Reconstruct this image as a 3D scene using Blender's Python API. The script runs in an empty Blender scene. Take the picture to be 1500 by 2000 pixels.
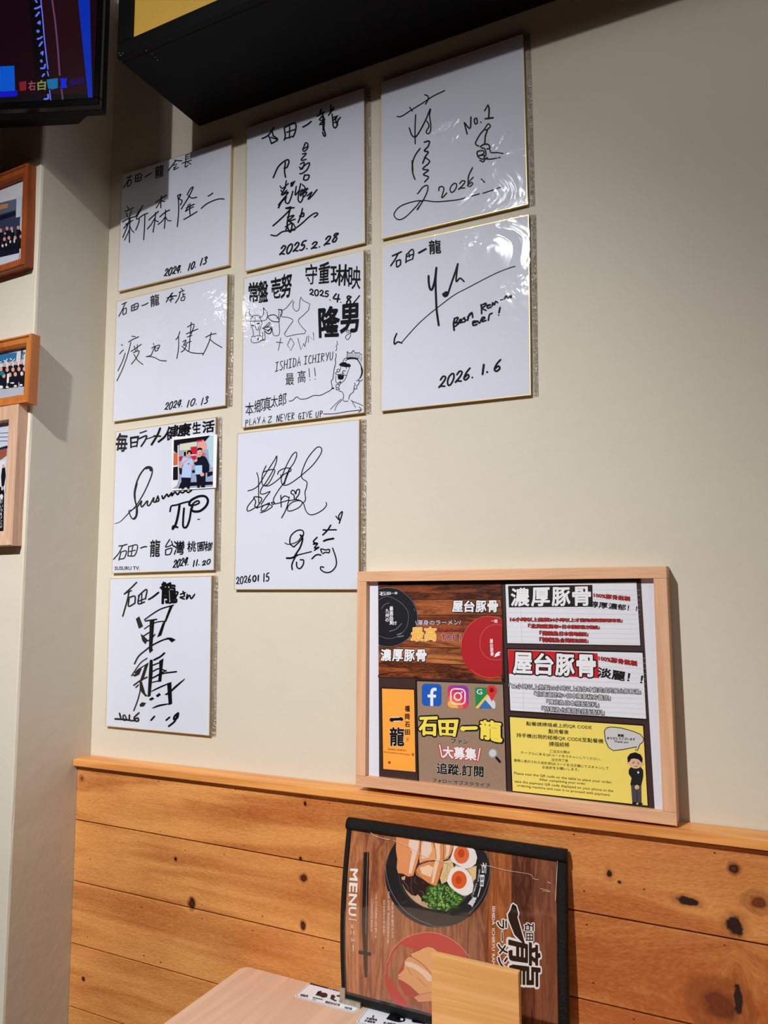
import bpy, bmesh, math, random
import numpy as np
from mathutils import Vector, Matrix
from mathutils.geometry import tessellate_polygon
SC = bpy.context.scene
COL = SC.collection
Z0 = 2.04                                   # the second board row's zero height above the floor
# ------------------------------------------------------------------ camera
FPX = 1474.0
YAW, PITCH, ROLL = math.radians(26.5086), math.radians(6.0552), math.radians(-0.2539)
CAM = np.array([0.6782, -1.0556, Z0 - 0.7076])
cyw, syw, cp, sp = math.cos(YAW), math.sin(YAW), math.cos(PITCH), math.sin(PITCH)
FW = np.array([-syw*cp, cyw*cp, sp]); R0 = np.array([cyw, syw, 0.0]); U0 = np.cross(R0, FW)
RT = math.cos(ROLL)*R0 + math.sin(ROLL)*U0; UP = -math.sin(ROLL)*R0 + math.cos(ROLL)*U0
cd = bpy.data.cameras.new('camera'); cam = bpy.data.objects.new('camera', cd); COL.objects.link(cam)
cam.matrix_world = Matrix(((RT[0], UP[0], -FW[0], CAM[0]), (RT[1], UP[1], -FW[1], CAM[1]), (RT[2], UP[2], -FW[2], CAM[2]), (0, 0, 0, 1)))
cd.sensor_fit = 'VERTICAL'; cd.sensor_height = 24.0; cd.lens = FPX/2000*24.0; cd.clip_start = 0.02
SC.camera = cam
# ------------------------------------------------------------------ light
w = bpy.data.worlds.new('world'); SC.world = w; w.use_nodes = True
w.node_tree.nodes['Background'].inputs[0].default_value = (0.5, 0.42, 0.5, 1); w.node_tree.nodes['Background'].inputs[1].default_value = 0.04
def spot(name, loc, target, power, size, radius, color=(1, .93, .84), blend=1.0):
    l = bpy.data.lights.new(name, 'SPOT'); l.energy = power; l.spot_size = math.radians(size); l.spot_blend = blend
    l.shadow_soft_size = radius; l.color = color
    o = bpy.data.objects.new(name, l); COL.objects.link(o); o.location = loc
    o.rotation_euler = (Vector(target)-Vector(loc)).to_track_quat('-Z', 'Y').to_euler(); return o
def area(name, loc, target, power, sx, sy, color=(1, .93, .84)):
    l = bpy.data.lights.new(name, 'AREA'); l.shape = 'RECTANGLE'; l.size = sx; l.size_y = sy; l.energy = power; l.color = color
    o = bpy.data.objects.new(name, l); COL.objects.link(o); o.location = loc
    o.rotation_euler = (Vector(target)-Vector(loc)).to_track_quat('-Z', 'Y').to_euler(); return o
spot('ceiling_spot', (-.08, -2.0, Z0+.74), (-.25, 0, Z0-1.6), 270, 69, .022, (1, .975, .94))
spot('ceiling_spot_spill', (-.08, -2.0, Z0+.74), (0, 0, Z0-1.2), 44, 125, .022, (1, .975, .94))
area('right_fill_light', (1.9, -1.7, 2.85), (.2, -.4, 1.2), 10.5, .9, .6, (1, .95, .9))  # unseen fill added from the right to lift shadows and the pilaster's side
for q in ((-.22, -1.94, 2.8), (-.07, -1.58, 2.8), (-.1, -.95, 2.8), (-1.72, -2.05, 2.8)):   # unseen small lamps added for the glints in the plastic sleeves
    l = bpy.data.lights.new('glint_lamp', 'POINT'); l.energy = 1.1; l.shadow_soft_size = .04; l.color = (.95, .97, 1)
    o = bpy.data.objects.new('glint_lamp', l); COL.objects.link(o); o.location = q
SC.view_settings.view_transform = 'Standard'; SC.view_settings.look = 'None'
SC.view_settings.gamma = 1.0; SC.view_settings.use_curve_mapping = False; SC.view_settings.exposure = 0.0
SC.cycles.use_denoising = True
# ------------------------------------------------------------------ helpers
def cast(px, py, y=0.0):
    """point of the vertical plane at depth y seen at a pixel of the 1500x2000 photograph"""
    d = FW*FPX + RT*(px-750) - UP*(py-1000); return CAM + d*((y-CAM[1])/d[1])
def cast_z(px, py, z):
    d = FW*FPX + RT*(px-750) - UP*(py-1000); return CAM + d*((z-CAM[2])/d[2])
def lin(c):
    c = c/255.0; return c/12.92 if c <= .04045 else ((c+.055)/1.055)**2.4
def rgb(*c): return (lin(c[0]), lin(c[1]), lin(c[2]), 1)
MATS = {}
def mat(name, c, rough=.6, spec=.5, metal=0.0, bump=None, vary=None, emit=None, coat=0.0):
    """principled material; bump=(scale,strength); vary=(scale, amount) noise in brightness"""
    if name in MATS: return MATS[name]
    m = bpy.data.materials.new(name); m.use_nodes = True; nt = m.node_tree; b = nt.nodes['Principled BSDF']
    b.inputs['Base Color'].default_value = rgb(*c); b.inputs['Roughness'].default_value = rough
    b.inputs['Specular IOR Level'].default_value = spec; b.inputs['Metallic'].default_value = metal
    b.inputs['Coat Weight'].default_value = coat
    N = nt.nodes.new; L = nt.links.new; g = N('ShaderNodeNewGeometry')
    if vary:
        n = N('ShaderNodeTexNoise'); n.inputs['Scale'].default_value = vary[0]; n.inputs['Detail'].default_value = 5
        L(g.outputs['Position'], n.inputs['Vector'])
        h = N('ShaderNodeHueSaturation'); h.inputs['Color'].default_value = rgb(*c)
        mr = N('ShaderNodeMapRange'); mr.inputs['To Min'].default_value = 1-vary[1]; mr.inputs['To Max'].default_value = 1+vary[1]
        mr.inputs['From Min'].default_value = .3; mr.inputs['From Max'].default_value = .7
        L(n.outputs['Fac'], mr.inputs['Value']); L(mr.outputs['Result'], h.inputs['Value']); L(h.outputs['Color'], b.inputs['Base Color'])
    if bump:
        n = N('ShaderNodeTexNoise'); n.inputs['Scale'].default_value = bump[0]; n.inputs['Detail'].default_value = 6
        L(g.outputs['Position'], n.inputs['Vector']); bp = N('ShaderNodeBump'); bp.inputs['Strength'].default_value = bump[1]
        bp.inputs['Distance'].default_value = .002; L(n.outputs['Fac'], bp.inputs['Height']); L(bp.outputs['Normal'], b.inputs['Normal'])
    if emit is not None:
        b.inputs['Emission Color'].default_value = rgb(*c); b.inputs['Emission Strength'].default_value = emit; b.inputs['Base Color'].default_value = (.004, .004, .004, 1); b.inputs['Specular IOR Level'].default_value = .06
    MATS[name] = m; return m
def wood(name, c1, c2, axis='x', scale=18, stretch=14, rough=.5, knots=(), fine=.25, bump=.3, ring=1.0, var=0.0, fuzz=0.0, drift=None):
    """procedural timber: stretched noise grain that flows round knots [(x,z,rx,rz,kind)]"""
    if name in MATS: return MATS[name]
    m = bpy.data.materials.new(name); m.use_nodes = True; nt = m.node_tree; b = nt.nodes['Principled BSDF']
    N = nt.nodes.new; L = nt.links.new
    def math_(op, a, bb=None, cc=None):
        n = N('ShaderNodeMath'); n.operation = op
        for i, q in enumerate((a, bb, cc)):
            if q is None: continue
            if isinstance(q, (int, float)): n.inputs[i].default_value = q
            else: L(q, n.inputs[i])
        return n.outputs[0]
    g = N('ShaderNodeNewGeometry'); sx = N('ShaderNodeSeparateXYZ'); L(g.outputs['Position'], sx.inputs[0])
    oi = N('ShaderNodeObjectInfo'); rnd = math_('MULTIPLY', oi.outputs['Random'], 37.0)
    X, Y, Z = sx.outputs
    al, ac, th = {'x': (X, Z, Y), 'z': (Z, X, Y), 'y': (Y, X, Z)}[axis]
    dark = brown = push = None
    if knots:
        nk = N('ShaderNodeTexNoise'); nk.inputs['Scale'].default_value = 110; nk.inputs['Detail'].default_value = 3; L(g.outputs['Position'], nk.inputs['Vector'])
        wob = math_('MULTIPLY_ADD', nk.outputs['Fac'], 1.3, -.65)
    def mxm(a, b_): return b_ if a is None else math_('MAXIMUM', a, b_)
    def step(r, edge, soft): return math_('MINIMUM', math_('MAXIMUM', math_('MULTIPLY', math_('SUBTRACT', edge, r), 1/soft), 0.0), 1.0)
    for (kx, kz, rx, rz, kind) in knots:
        dx = math_('DIVIDE', math_('SUBTRACT', X, kx), rx); dz = math_('DIVIDE', math_('SUBTRACT', Z, kz), rz)
        r0 = math_('SQRT', math_('ADD', math_('MULTIPLY', dx, dx), math_('MULTIPLY', dz, dz)))
        r = math_('ADD', r0, math_('MULTIPLY', wob, 1.0 if kind < 2 else .35))
        if kind == 0: dark = mxm(dark, step(r, 1.1, .3)); brown = mxm(brown, math_('MULTIPLY', step(r, 2.0, 1.2), .5))
        elif kind == 1:
            halo = math_('MULTIPLY', step(r, 1.1, .3), math_('SUBTRACT', 1.0, math_('MULTIPLY', step(r, .75, .35), .65)))
            dark = mxm(dark, halo); brown = mxm(brown, step(r, 1.9, 1.0))
        else:
            rg = math_('MULTIPLY_ADD', math_('SINE', math_('MULTIPLY', r, 26.0)), .06, .4)
            brown = mxm(brown, math_('ADD', math_('MULTIPLY', step(r, 1.05, .12), rg), math_('MULTIPLY', step(r, .55, .2), .6)))
        e = math_('POWER', 2.7183, math_('MULTIPLY', math_('MULTIPLY', r0, r0), -.16))
        push = math_('MULTIPLY', math_('MULTIPLY', e, dz), rz*.9) if push is None else math_('ADD', push, math_('MULTIPLY', math_('MULTIPLY', e, dz), rz*.9))
    if push is not None: ac = math_('SUBTRACT', ac, push)
    cv = N('ShaderNodeCombineXYZ'); L(math_('ADD', math_('DIVIDE', al, stretch), rnd), cv.inputs[0]); L(ac, cv.inputs[1]); L(th, cv.inputs[2])
    n1 = N('ShaderNodeTexNoise'); n1.inputs['Scale'].default_value = scale; n1.inputs['Detail'].default_value = 4; n1.inputs['Distortion'].default_value = .6
    L(cv.outputs[0], n1.inputs['Vector'])
    wv = math_('MULTIPLY_ADD', math_('SINE', math_('MULTIPLY', n1.outputs['Fac'], 38.0*ring)), .5, .5)
    n2 = N('ShaderNodeTexNoise'); n2.inputs['Scale'].default_value = scale*14; n2.inputs['Detail'].default_value = 3; L(cv.outputs[0], n2.inputs['Vector'])
    n3 = N('ShaderNodeTexNoise'); n3.inputs['Scale'].default_value = 5; n3.inputs['Detail'].default_value = 2; L(g.outputs['Position'], n3.inputs['Vector'])
    f = math_('ADD', math_('MULTIPLY', wv, .30), math_('MULTIPLY', n2.outputs['Fac'], fine)); f = math_('ADD', f, math_('MULTIPLY', n3.outputs['Fac'], .5))
    f = math_('ADD', f, math_('MULTIPLY', n1.outputs['Fac'], .25))
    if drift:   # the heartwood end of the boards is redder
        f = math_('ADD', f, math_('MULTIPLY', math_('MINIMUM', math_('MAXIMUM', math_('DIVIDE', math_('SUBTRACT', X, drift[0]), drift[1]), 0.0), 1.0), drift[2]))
    n4 = None
    if fuzz:   # band-saw fuzz: short flecks along the plank
        cf = N('ShaderNodeCombineXYZ'); L(math_('MULTIPLY', al, .38), cf.inputs[0]); L(ac, cf.inputs[1]); L(th, cf.inputs[2])
        n4 = N('ShaderNodeTexNoise'); n4.inputs['Scale'].default_value = 420; n4.inputs['Detail'].default_value = 3; L(cf.outputs[0], n4.inputs['Vector'])
        f = math_('ADD', f, math_('MULTIPLY', math_('SUBTRACT', n4.outputs['Fac'], .5), fuzz))
    mr = N('ShaderNodeMapRange'); mr.inputs['From Min'].default_value = .3; mr.inputs['From Max'].default_value = .95; L(f, mr.inputs['Value'])
    mx = N('ShaderNodeMix'); mx.data_type = 'RGBA'; mx.inputs['A'].default_value = rgb(*c1); mx.inputs['B'].default_value = rgb(*c2); L(mr.outputs[0], mx.inputs['Factor'])
    out = mx.outputs['Result']
    if var:
        h = N('ShaderNodeHueSaturation'); L(out, h.inputs['Color']); L(math_('MULTIPLY_ADD', oi.outputs['Random'], var, 1-var/2), h.inputs['Value']); out = h.outputs['Color']
    if brown is not None:
        mk = N('ShaderNodeMix'); mk.data_type = 'RGBA'; L(out, mk.inputs['A']); mk.inputs['B'].default_value = rgb(104, 46, 18); L(brown, mk.inputs['Factor']); out = mk.outputs['Result']
    if dark is not None:
        mk = N('ShaderNodeMix'); mk.data_type = 'RGBA'; L(out, mk.inputs['A']); mk.inputs['B'].default_value = rgb(38, 16, 10); L(dark, mk.inputs['Factor']); out = mk.outputs['Result']
    L(out, b.inputs['Base Color']); b.inputs['Roughness'].default_value = rough; b.inputs['Specular IOR Level'].default_value = .35
    bp = N('ShaderNodeBump'); bp.inputs['Strength'].default_value = bump; bp.inputs['Distance'].default_value = .0012
    hgt = math_('ADD', wv, math_('MULTIPLY', n2.outputs['Fac'], 1.5))
    if n4: hgt = math_('ADD', math_('MULTIPLY', wv, .3), math_('MULTIPLY', n4.outputs['Fac'], 3.0))
    L(hgt, bp.inputs['Height']); L(bp.outputs['Normal'], b.inputs['Normal'])
    MATS[name] = m; return m
def clear_film(name, fac=.05, rough=.08, bump=0.0, bscale=30, tint=(1, 1, 1)):
    if name in MATS: return MATS[name]
    m = bpy.data.materials.new(name); m.use_nodes = True; nt = m.node_tree; N = nt.nodes.new; L = nt.links.new
    nt.nodes.remove(nt.nodes['Principled BSDF']); out = nt.nodes['Material Output']
    t = N('ShaderNodeBsdfTransparent'); t.inputs[0].default_value = (*tint, 1); gl = N('ShaderNodeBsdfGlossy'); gl.inputs['Roughness'].default_value = rough
    mx = N('ShaderNodeMixShader'); lw = N('ShaderNodeLayerWeight'); lw.inputs['Blend'].default_value = .5
    pw = N('ShaderNodeMath'); pw.operation = 'POWER'; pw.inputs[1].default_value = 4; L(lw.outputs['Facing'], pw.inputs[0])
    ml = N('ShaderNodeMath'); ml.operation = 'MULTIPLY_ADD'; ml.inputs[1].default_value = .7; ml.inputs[2].default_value = fac; L(pw.outputs[0], ml.inputs[0])
    L(ml.outputs[0], mx.inputs[0]); L(t.outputs[0], mx.inputs[1]); L(gl.outputs[0], mx.inputs[2]); L(mx.outputs[0], out.inputs['Surface'])
    if bump:
        g = N('ShaderNodeNewGeometry'); n = N('ShaderNodeTexNoise'); n.inputs['Scale'].default_value = bscale; n.inputs['Detail'].default_value = 3; n.inputs['Distortion'].default_value = 1.2
        L(g.outputs['Position'], n.inputs['Vector']); bp = N('ShaderNodeBump'); bp.inputs['Strength'].default_value = bump; bp.inputs['Distance'].default_value = .003
        L(n.outputs['Fac'], bp.inputs['Height']); L(bp.outputs['Normal'], gl.inputs['Normal']); pass
    MATS[name] = m; return m
WLOC = {}
def thing(name, label, cat, loc, group=None):
    o = bpy.data.objects.new(name, None); COL.objects.link(o); o.location = loc; o.empty_display_size = .05
    o['label'] = label; o['category'] = cat
    if group: o['group'] = group
    WLOC[o.name] = np.array(loc, float); return o
def obj(name, V, F, m, parent=None, label=None, kind=None, smooth=False):
    """one mesh object; V are world coordinates"""
    V = np.array(V, float).reshape(-1, 3)
    if parent is None: off = V.mean(axis=0) if kind is None else np.zeros(3)
    else: off = WLOC[parent.name]
    me = bpy.data.meshes.new(name); me.from_pydata((V-off).tolist(), [], F); me.update()
    if m is not None: me.materials.append(m)
    if smooth:
        for p in me.polygons: p.use_smooth = True
    o = bpy.data.objects.new(name, me); COL.objects.link(o)
    if parent is not None: o.parent = parent
    else: o.location = off
    WLOC[o.name] = off
    if label: o['label'] = label
    if kind: o['kind'] = kind
    return o
class MB:
    def __init__(s): s.v = []; s.f = []
    def add(s, V, F):
        n = len(s.v); s.v += [tuple(p) for p in V]; s.f += [tuple(i+n for i in f) for f in F]
    def box(s, x0, x1, y0, y1, z0, z1, bev=0.0, R=None, org=(0, 0, 0)):
        """box, chamfered on all edges when bev>0; R/org place it"""
        bm = bmesh.new(); bmesh.ops.create_cube(bm, size=1)
        for v in bm.verts:
            v.co.x = x0 if v.co.x < 0 else x1; v.co.y = y0 if v.co.y < 0 else y1; v.co.z = z0 if v.co.z < 0 else z1
        if bev: bmesh.ops.bevel(bm, geom=bm.edges[:], offset=bev, segments=2, profile=.6, affect='EDGES')
        bm.normal_update(); V = [v.co.copy() for v in bm.verts]
        for i, v in enumerate(bm.verts): v.index = i
        F = [[v.index for v in f.verts] for f in bm.faces]; bm.free()
        if R is not None: V = [R @ v + Vector(org) for v in V]
        s.add(V, F)
    def make(s, name, m, parent=None, **k): return obj(name, s.v, s.f, m, parent, **k)
# ------------------------------------------------------------------ flat print, lettering and ink
TXT = {}
TOFF = .55
def text_mesh(s, off=0.0):
    """filled outlines of a line of lettering; off thickens every stroke by that many ems"""
    if (s, off) in TXT: return TXT[(s, off)]
    nbase = len(text_mesh(s, 0.0)[0]) if off else 0
    if off == 0.0:
        c = bpy.data.curves.new('t', 'FONT'); c.body = s; c.resolution_u = 2; c.fill_mode = 'FRONT'
        o = bpy.data.objects.new('t', c); COL.objects.link(o)
        dg = bpy.context.evaluated_depsgraph_get(); ev = o.evaluated_get(dg); me = ev.to_mesh()
        V = np.array([v.co[:2] for v in me.vertices]); F = [list(p.vertices) for p in me.polygons]; ev.to_mesh_clear()
        bpy.data.objects.remove(o); bpy.data.curves.remove(c)
    else:
        V0, F0 = text_mesh(s, 0.0); cnt = {}
        for f in F0:
            for p, q in zip(f, f[1:]+f[:1]): k = (min(p, q), max(p, q)); cnt[k] = cnt.get(k, 0)+1
        r = off*TOFF; V = V0.tolist(); F = [list(f) for f in F0]; nb = {}
        for (p, q), n in cnt.items():
            if n != 1: continue
            P, Q = V0[p], V0[q]; d = Q-P; L = np.linalg.norm(d)
            if L < 1e-6: continue
            d /= L; m = np.array([-d[1], d[0]])*r; k = len(V); V += [(P-m).tolist(), (Q-m).tolist(), (Q+m).tolist(), (P+m).tolist()]; F.append([k, k+1, k+2, k+3])
            nb.setdefault(p, []).append(d); nb.setdefault(q, []).append(-d)
        for p, ds in nb.items():
            if len(ds) == 2 and np.dot(ds[0], ds[1]) < -.93: continue
            k = len(V); P = V0[p]; V += [[P[0]+r*math.cos(t), P[1]+r*math.sin(t)] for t in np.arange(8)*math.pi/4]; F.append(list(range(k, k+8)))
        V = np.array(V)
    TXT[(s, off)] = (V, F); return V, F
def homog(src, dst):
    A = []; bb = []
    for (x, y), (u, v) in zip(src, dst):
        A += [[x, y, 1, 0, 0, 0, -u*x, -u*y], [0, 0, 0, x, y, 1, -v*x, -v*y]]; bb += [u, v]
    h = np.linalg.solve(np.array(A, float), np.array(bb, float)); return np.append(h, 1).reshape(3, 3)
def happly(H, P):
    P = np.array(P, float).reshape(-1, 2); q = np.c_[P, np.ones(len(P))] @ H.T; return q[:, :2]/q[:, 2:]
DIG = {'0': [[(.5, 0), (.15, .2), (.05, .6), (.3, 1), (.7, .95), (.95, .5), (.8, .08), (.5, 0)]],
'1': [[(.55, 0), (.45, 1)]], '2': [[(.1, .25), (.4, 0), (.85, .15), (.7, .5), (.05, .95), (.3, .85), (1, .98)]],
'3': [[(.15, .12), (.55, 0), (.85, .2), (.4, .45), (.85, .65), (.7, .95), (.1, .95)]],
'4': [[(.45, 0), (.05, .62), (.95, .6)], [(.8, .05), (.6, 1)]], '5': [[(.9, .02), (.35, .06), (.2, .45), (.7, .45), (.85, .75), (.5, 1), (.05, .92)]],
'6': [[(.75, 0), (.3, .35), (.1, .8), (.45, 1), (.85, .8), (.6, .55), (.15, .75)]], '8': [[(.85, .12), (.4, 0), (.2, .22), (.8, .65), (.6, 1), (.15, .85), (.35, .5), (.85, .12)]],
'9': [[(.8, .15), (.4, .05), (.2, .4), (.6, .5), (.85, .1), (.6, 1)]], '.': [[(.35, .97), (.45, .97)]]}
LET = {'I': ['.1,.03 .9,0', '.5,0 .5,1', '.1,1 .9,.97'], 'S': ['.9,.1 .5,0 .15,.2 .5,.5 .85,.75 .5,1 .05,.9'], 'H': ['.1,0 .1,1', '.9,0 .9,1', '.1,.5 .9,.47'],
'D': ['.15,0 .15,1', '.15,0 .75,.2 .9,.6 .6,.95 .15,1'], 'A': ['.05,1 .5,0 .95,1', '.2,.65 .8,.62'], 'C': ['.9,.15 .5,0 .15,.4 .2,.85 .6,1 .95,.88'],
'R': ['.15,0 .15,1', '.15,0 .7,.05 .8,.3 .2,.5 .9,1'], 'Y': ['.05,0 .5,.5', '.95,0 .45,1'], 'U': ['.1,0 .15,.8 .45,1 .8,.8 .9,0'], 'P': ['.2,0 .2,1.05', '.2,.05 .75,.1 .8,.4 .2,.55'],
'L': ['.2,0 .15,1 .85,.97'], 'Z': ['.1,.03 .9,0 .1,1 .95,.95'], 'N': ['.1,1 .15,0 .8,1 .9,0'], 'E': ['.15,0 .15,1', '.15,0 .85,0', '.15,.5 .75,.48', '.15,1 .9,.98'],
'V': ['.05,0 .45,1 .95,0'], 'G': ['.9,.15 .5,0 .15,.4 .25,.9 .8,.95 .85,.55', '.5,.55 .95,.52']}
def catmull(P, n=6):
    P = np.array(P, float)
    if len(P) < 3: return P
    Q = np.vstack([2*P[0]-P[1], P, 2*P[-1]-P[-2]]); out = []
    for i in range(1, len(Q)-2):
        a, b, c, d = Q[i-1], Q[i], Q[i+1], Q[i+2]
        m = max(2, min(n, int(np.linalg.norm(c-b)/6)+1))
        for k in range(m):
            t = k/m; out.append(.5*((2*b)+(-a+c)*t+(2*a-5*b+4*c-d)*t*t+(-a+3*b-3*c+d)*t**3))
    out.append(P[-1]); return np.array(out)
def ribbon(P, wd, taper=False):
    """a pen stroke as a strip with round ends; returns polygons"""
    P = np.array(P, float); keep = [0]
    for i in range(1, len(P)):
        if np.linalg.norm(P[i]-P[keep[-1]]) > 1e-3: keep.append(i)
    P = P[keep]
    if len(P) < 2: return []
    d = np.gradient(P, axis=0); d /= np.linalg.norm(d, axis=1)[:, None]+1e-9; nrm = np.c_[-d[:, 1], d[:, 0]]
    t = np.linspace(0, 1, len(P)); ww = np.full(len(P), wd/2)
    if taper: ww = wd/2*(.25+.95*np.sin(math.pi*np.clip(t, .02, .98))**.6)
    A = P+nrm*ww[:, None]; B = P-nrm*ww[:, None]
    out = [[A[i], A[i+1], B[i+1], B[i]] for i in range(len(P)-1)]
    for e in (0, len(P)-1):
        out.append([P[e]+ww[e]*np.array([math.cos(q), math.sin(q)]) for q in np.arange(6)*math.pi/3+.3])
    return out
PEN = 1.0
def parse(dsl, sheet):
    """returns (verts in photo pixels, faces)"""
    ox, oy, s = sheet; V = []; F = []
    cnt = [0]
    def put(P, f=None, zz=None):
        cnt[0] += 1
        n = len(V); P = np.array(P, float)
        Q = np.c_[ox+P[:, 0]/s, oy+P[:, 1]/s, np.full(len(P), (cnt[0]*7 % 23)/23.0) if zz is None else zz]
        V.extend(Q.tolist())
        if f is None: F.append(list(range(n, n+len(P))))
        else: F.extend([[i+n for i in g] for g in f])
    def pts(tok): return [tuple(float(a) for a in q.split(',')) for q in tok]
    for line in dsl.strip().split('\n'):
        tk = line.split()
        if not tk: continue
        h = tk[0]
        if h == '@': ox, oy, s = (float(a) for a in tk[1].split(',')); continue
        if h == 'P':
            P = pts(tk[1:]); tr = tessellate_polygon([[Vector((x, y, 0)) for x, y in P]]); put(P, [list(t) for t in tr]); continue
        if h == 'E':      # ellipse cx,cy rx,ry [ymin clip] [xmin clip] [xmax clip]
            c = pts(tk[1:3]); P = [(c[0][0]+c[1][0]*math.cos(a), c[0][1]+c[1][1]*math.sin(a)) for a in np.linspace(0, 2*math.pi, 49)[:-1]]
            kw = dict(q.split('=') for q in tk[3:])
            if 'xmin' in kw: P = [(max(x, float(kw['xmin'])), y) for x, y in P]
            if 'xmax' in kw: P = [(min(x, float(kw['xmax'])), y) for x, y in P]
            if 'top' in kw:   # clip below a line y = a + b x
                a, b = (float(q) for q in kw['top'].split(':')); P = [(x, max(y, a+b*x)) for x, y in P]
            if 'rot' in kw:
                r = math.radians(float(kw['rot'])); cx, cy = c[0]
                P = [(cx+(x-cx)*math.cos(r)-(y-cy)*math.sin(r), cy+(x-cx)*math.sin(r)+(y-cy)*math.cos(r)) for x, y in P]
            put(P); continue
        if h in ('Q', 'B', 'X'):     # Q lettering in a quad; B its heavier outline; X=line by two top points and heights
            txt = tk[1].replace('\\u0020', ' ').replace('_', ' '); off = float(tk[2]); c = pts(tk[3:])
            if h == 'X' or len(c) == 3:
                (x0, y0), (x1, y1), (h0, h1) = c[:3]; c = [(x0, y0), (x1, y1), (x1, y1+h1), (x0, y0+h0)]
            grow = 0.0
            base = off
            if h == 'B': base, off = 0.0 if off < 0 else .02, abs(off)
            Vb, _ = text_mesh(txt, 0.0); TV, TF = text_mesh(txt, off)
            lo, hi = Vb.min(0), Vb.max(0); d = np.maximum(hi-lo, 1e-6)
            uv = (TV-lo)/d; uv[:, 1] = 1-uv[:, 1]
            nb_ = len(Vb); zz = np.ones(len(TV)); zz[nb_:] = ((np.arange(len(TV)-nb_)//4)*7 % 19)/21.0
            put(happly(homog([(0, 0), (1, 0), (1, 1), (0, 1)], c), uv), TF, zz); continue
        if h in ('N', 'L'):
            txt = tk[1]; sl = float(tk[2])*.5; (x0, y0), (x1, y1) = pts(tk[3:5]); hh = float(tk[5]); wd = float(tk[6])*PEN
            n = len(txt); adv = [(.45 if ch == '.' else .7 if ch == '1' and h == 'N' else 1.0) for ch in txt]; tot = sum(adv)+.25*(n-1)
            pos = 0
            for ch, ad in zip(txt, adv):
                st = DIG[ch] if h == 'N' else [pts(q.split()) for q in LET[ch]]
                for q in st:
                    P = []
                    for (a, b) in q:
                        t = (pos+a*ad)/tot; bx = x0+(x1-x0)*t; by = y0+(y1-y0)*t
                        P.append((bx+(1-b)*hh*sl, by-(1-b)*hh))
                    for g in ribbon(catmull(P, 4) if h == 'N' or len(P) > 3 else P, wd): put(g)
                pos += ad+.25
            continue
        tp = h.endswith('~'); straight = h.endswith('!'); wd = float(h.rstrip('~!'))*PEN; P = pts(tk[1:])
        for g in ribbon(P if straight else catmull(P), wd, tp): put(g)
        if straight:
            for q in P: put([(q[0]+wd/2*math.cos(a), q[1]+wd/2*math.sin(a)) for a in np.arange(6)*math.pi/3])
    return np.array(V), F
def refine(V, F, L):
    """split long edges so that print follows a bowed sheet"""
    bm = bmesh.new(); vs = [bm.verts.new((x, y, z*.01)) for x, y, z in V]
    for f in F:
        try: bm.faces.new([vs[i] for i in f])
        except ValueError: pass
    for _ in range(7):
        long = [e for e in bm.edges if e.calc_length() > L]
        if not long: break
        bmesh.ops.subdivide_edges(bm, edges=long, cuts=1); bmesh.ops.triangulate(bm, faces=[f for f in bm.faces if len(f.verts) > 3])
    for i, v in enumerate(bm.verts): v.index = i
    V = np.array([(v.co.x, v.co.y, v.co.z*100) for v in bm.verts]); F = [[v.index for v in f.verts] for f in bm.faces]; bm.free(); return V, F
def flat(name, dsl, sheet, mapper, lift, m, parent, fine=0, **k):
    V, F = parse(dsl, sheet)
    if fine: V, F = refine(V, F, fine)
    A = np.array(mapper(V[:, :2], lift)); B = np.array(mapper(V[:, :2], lift+.00005))   # overlapping strokes lie on one another
    return obj(name, A+(B-A)*V[:, 2:3], F, m, parent, **k)
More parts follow.
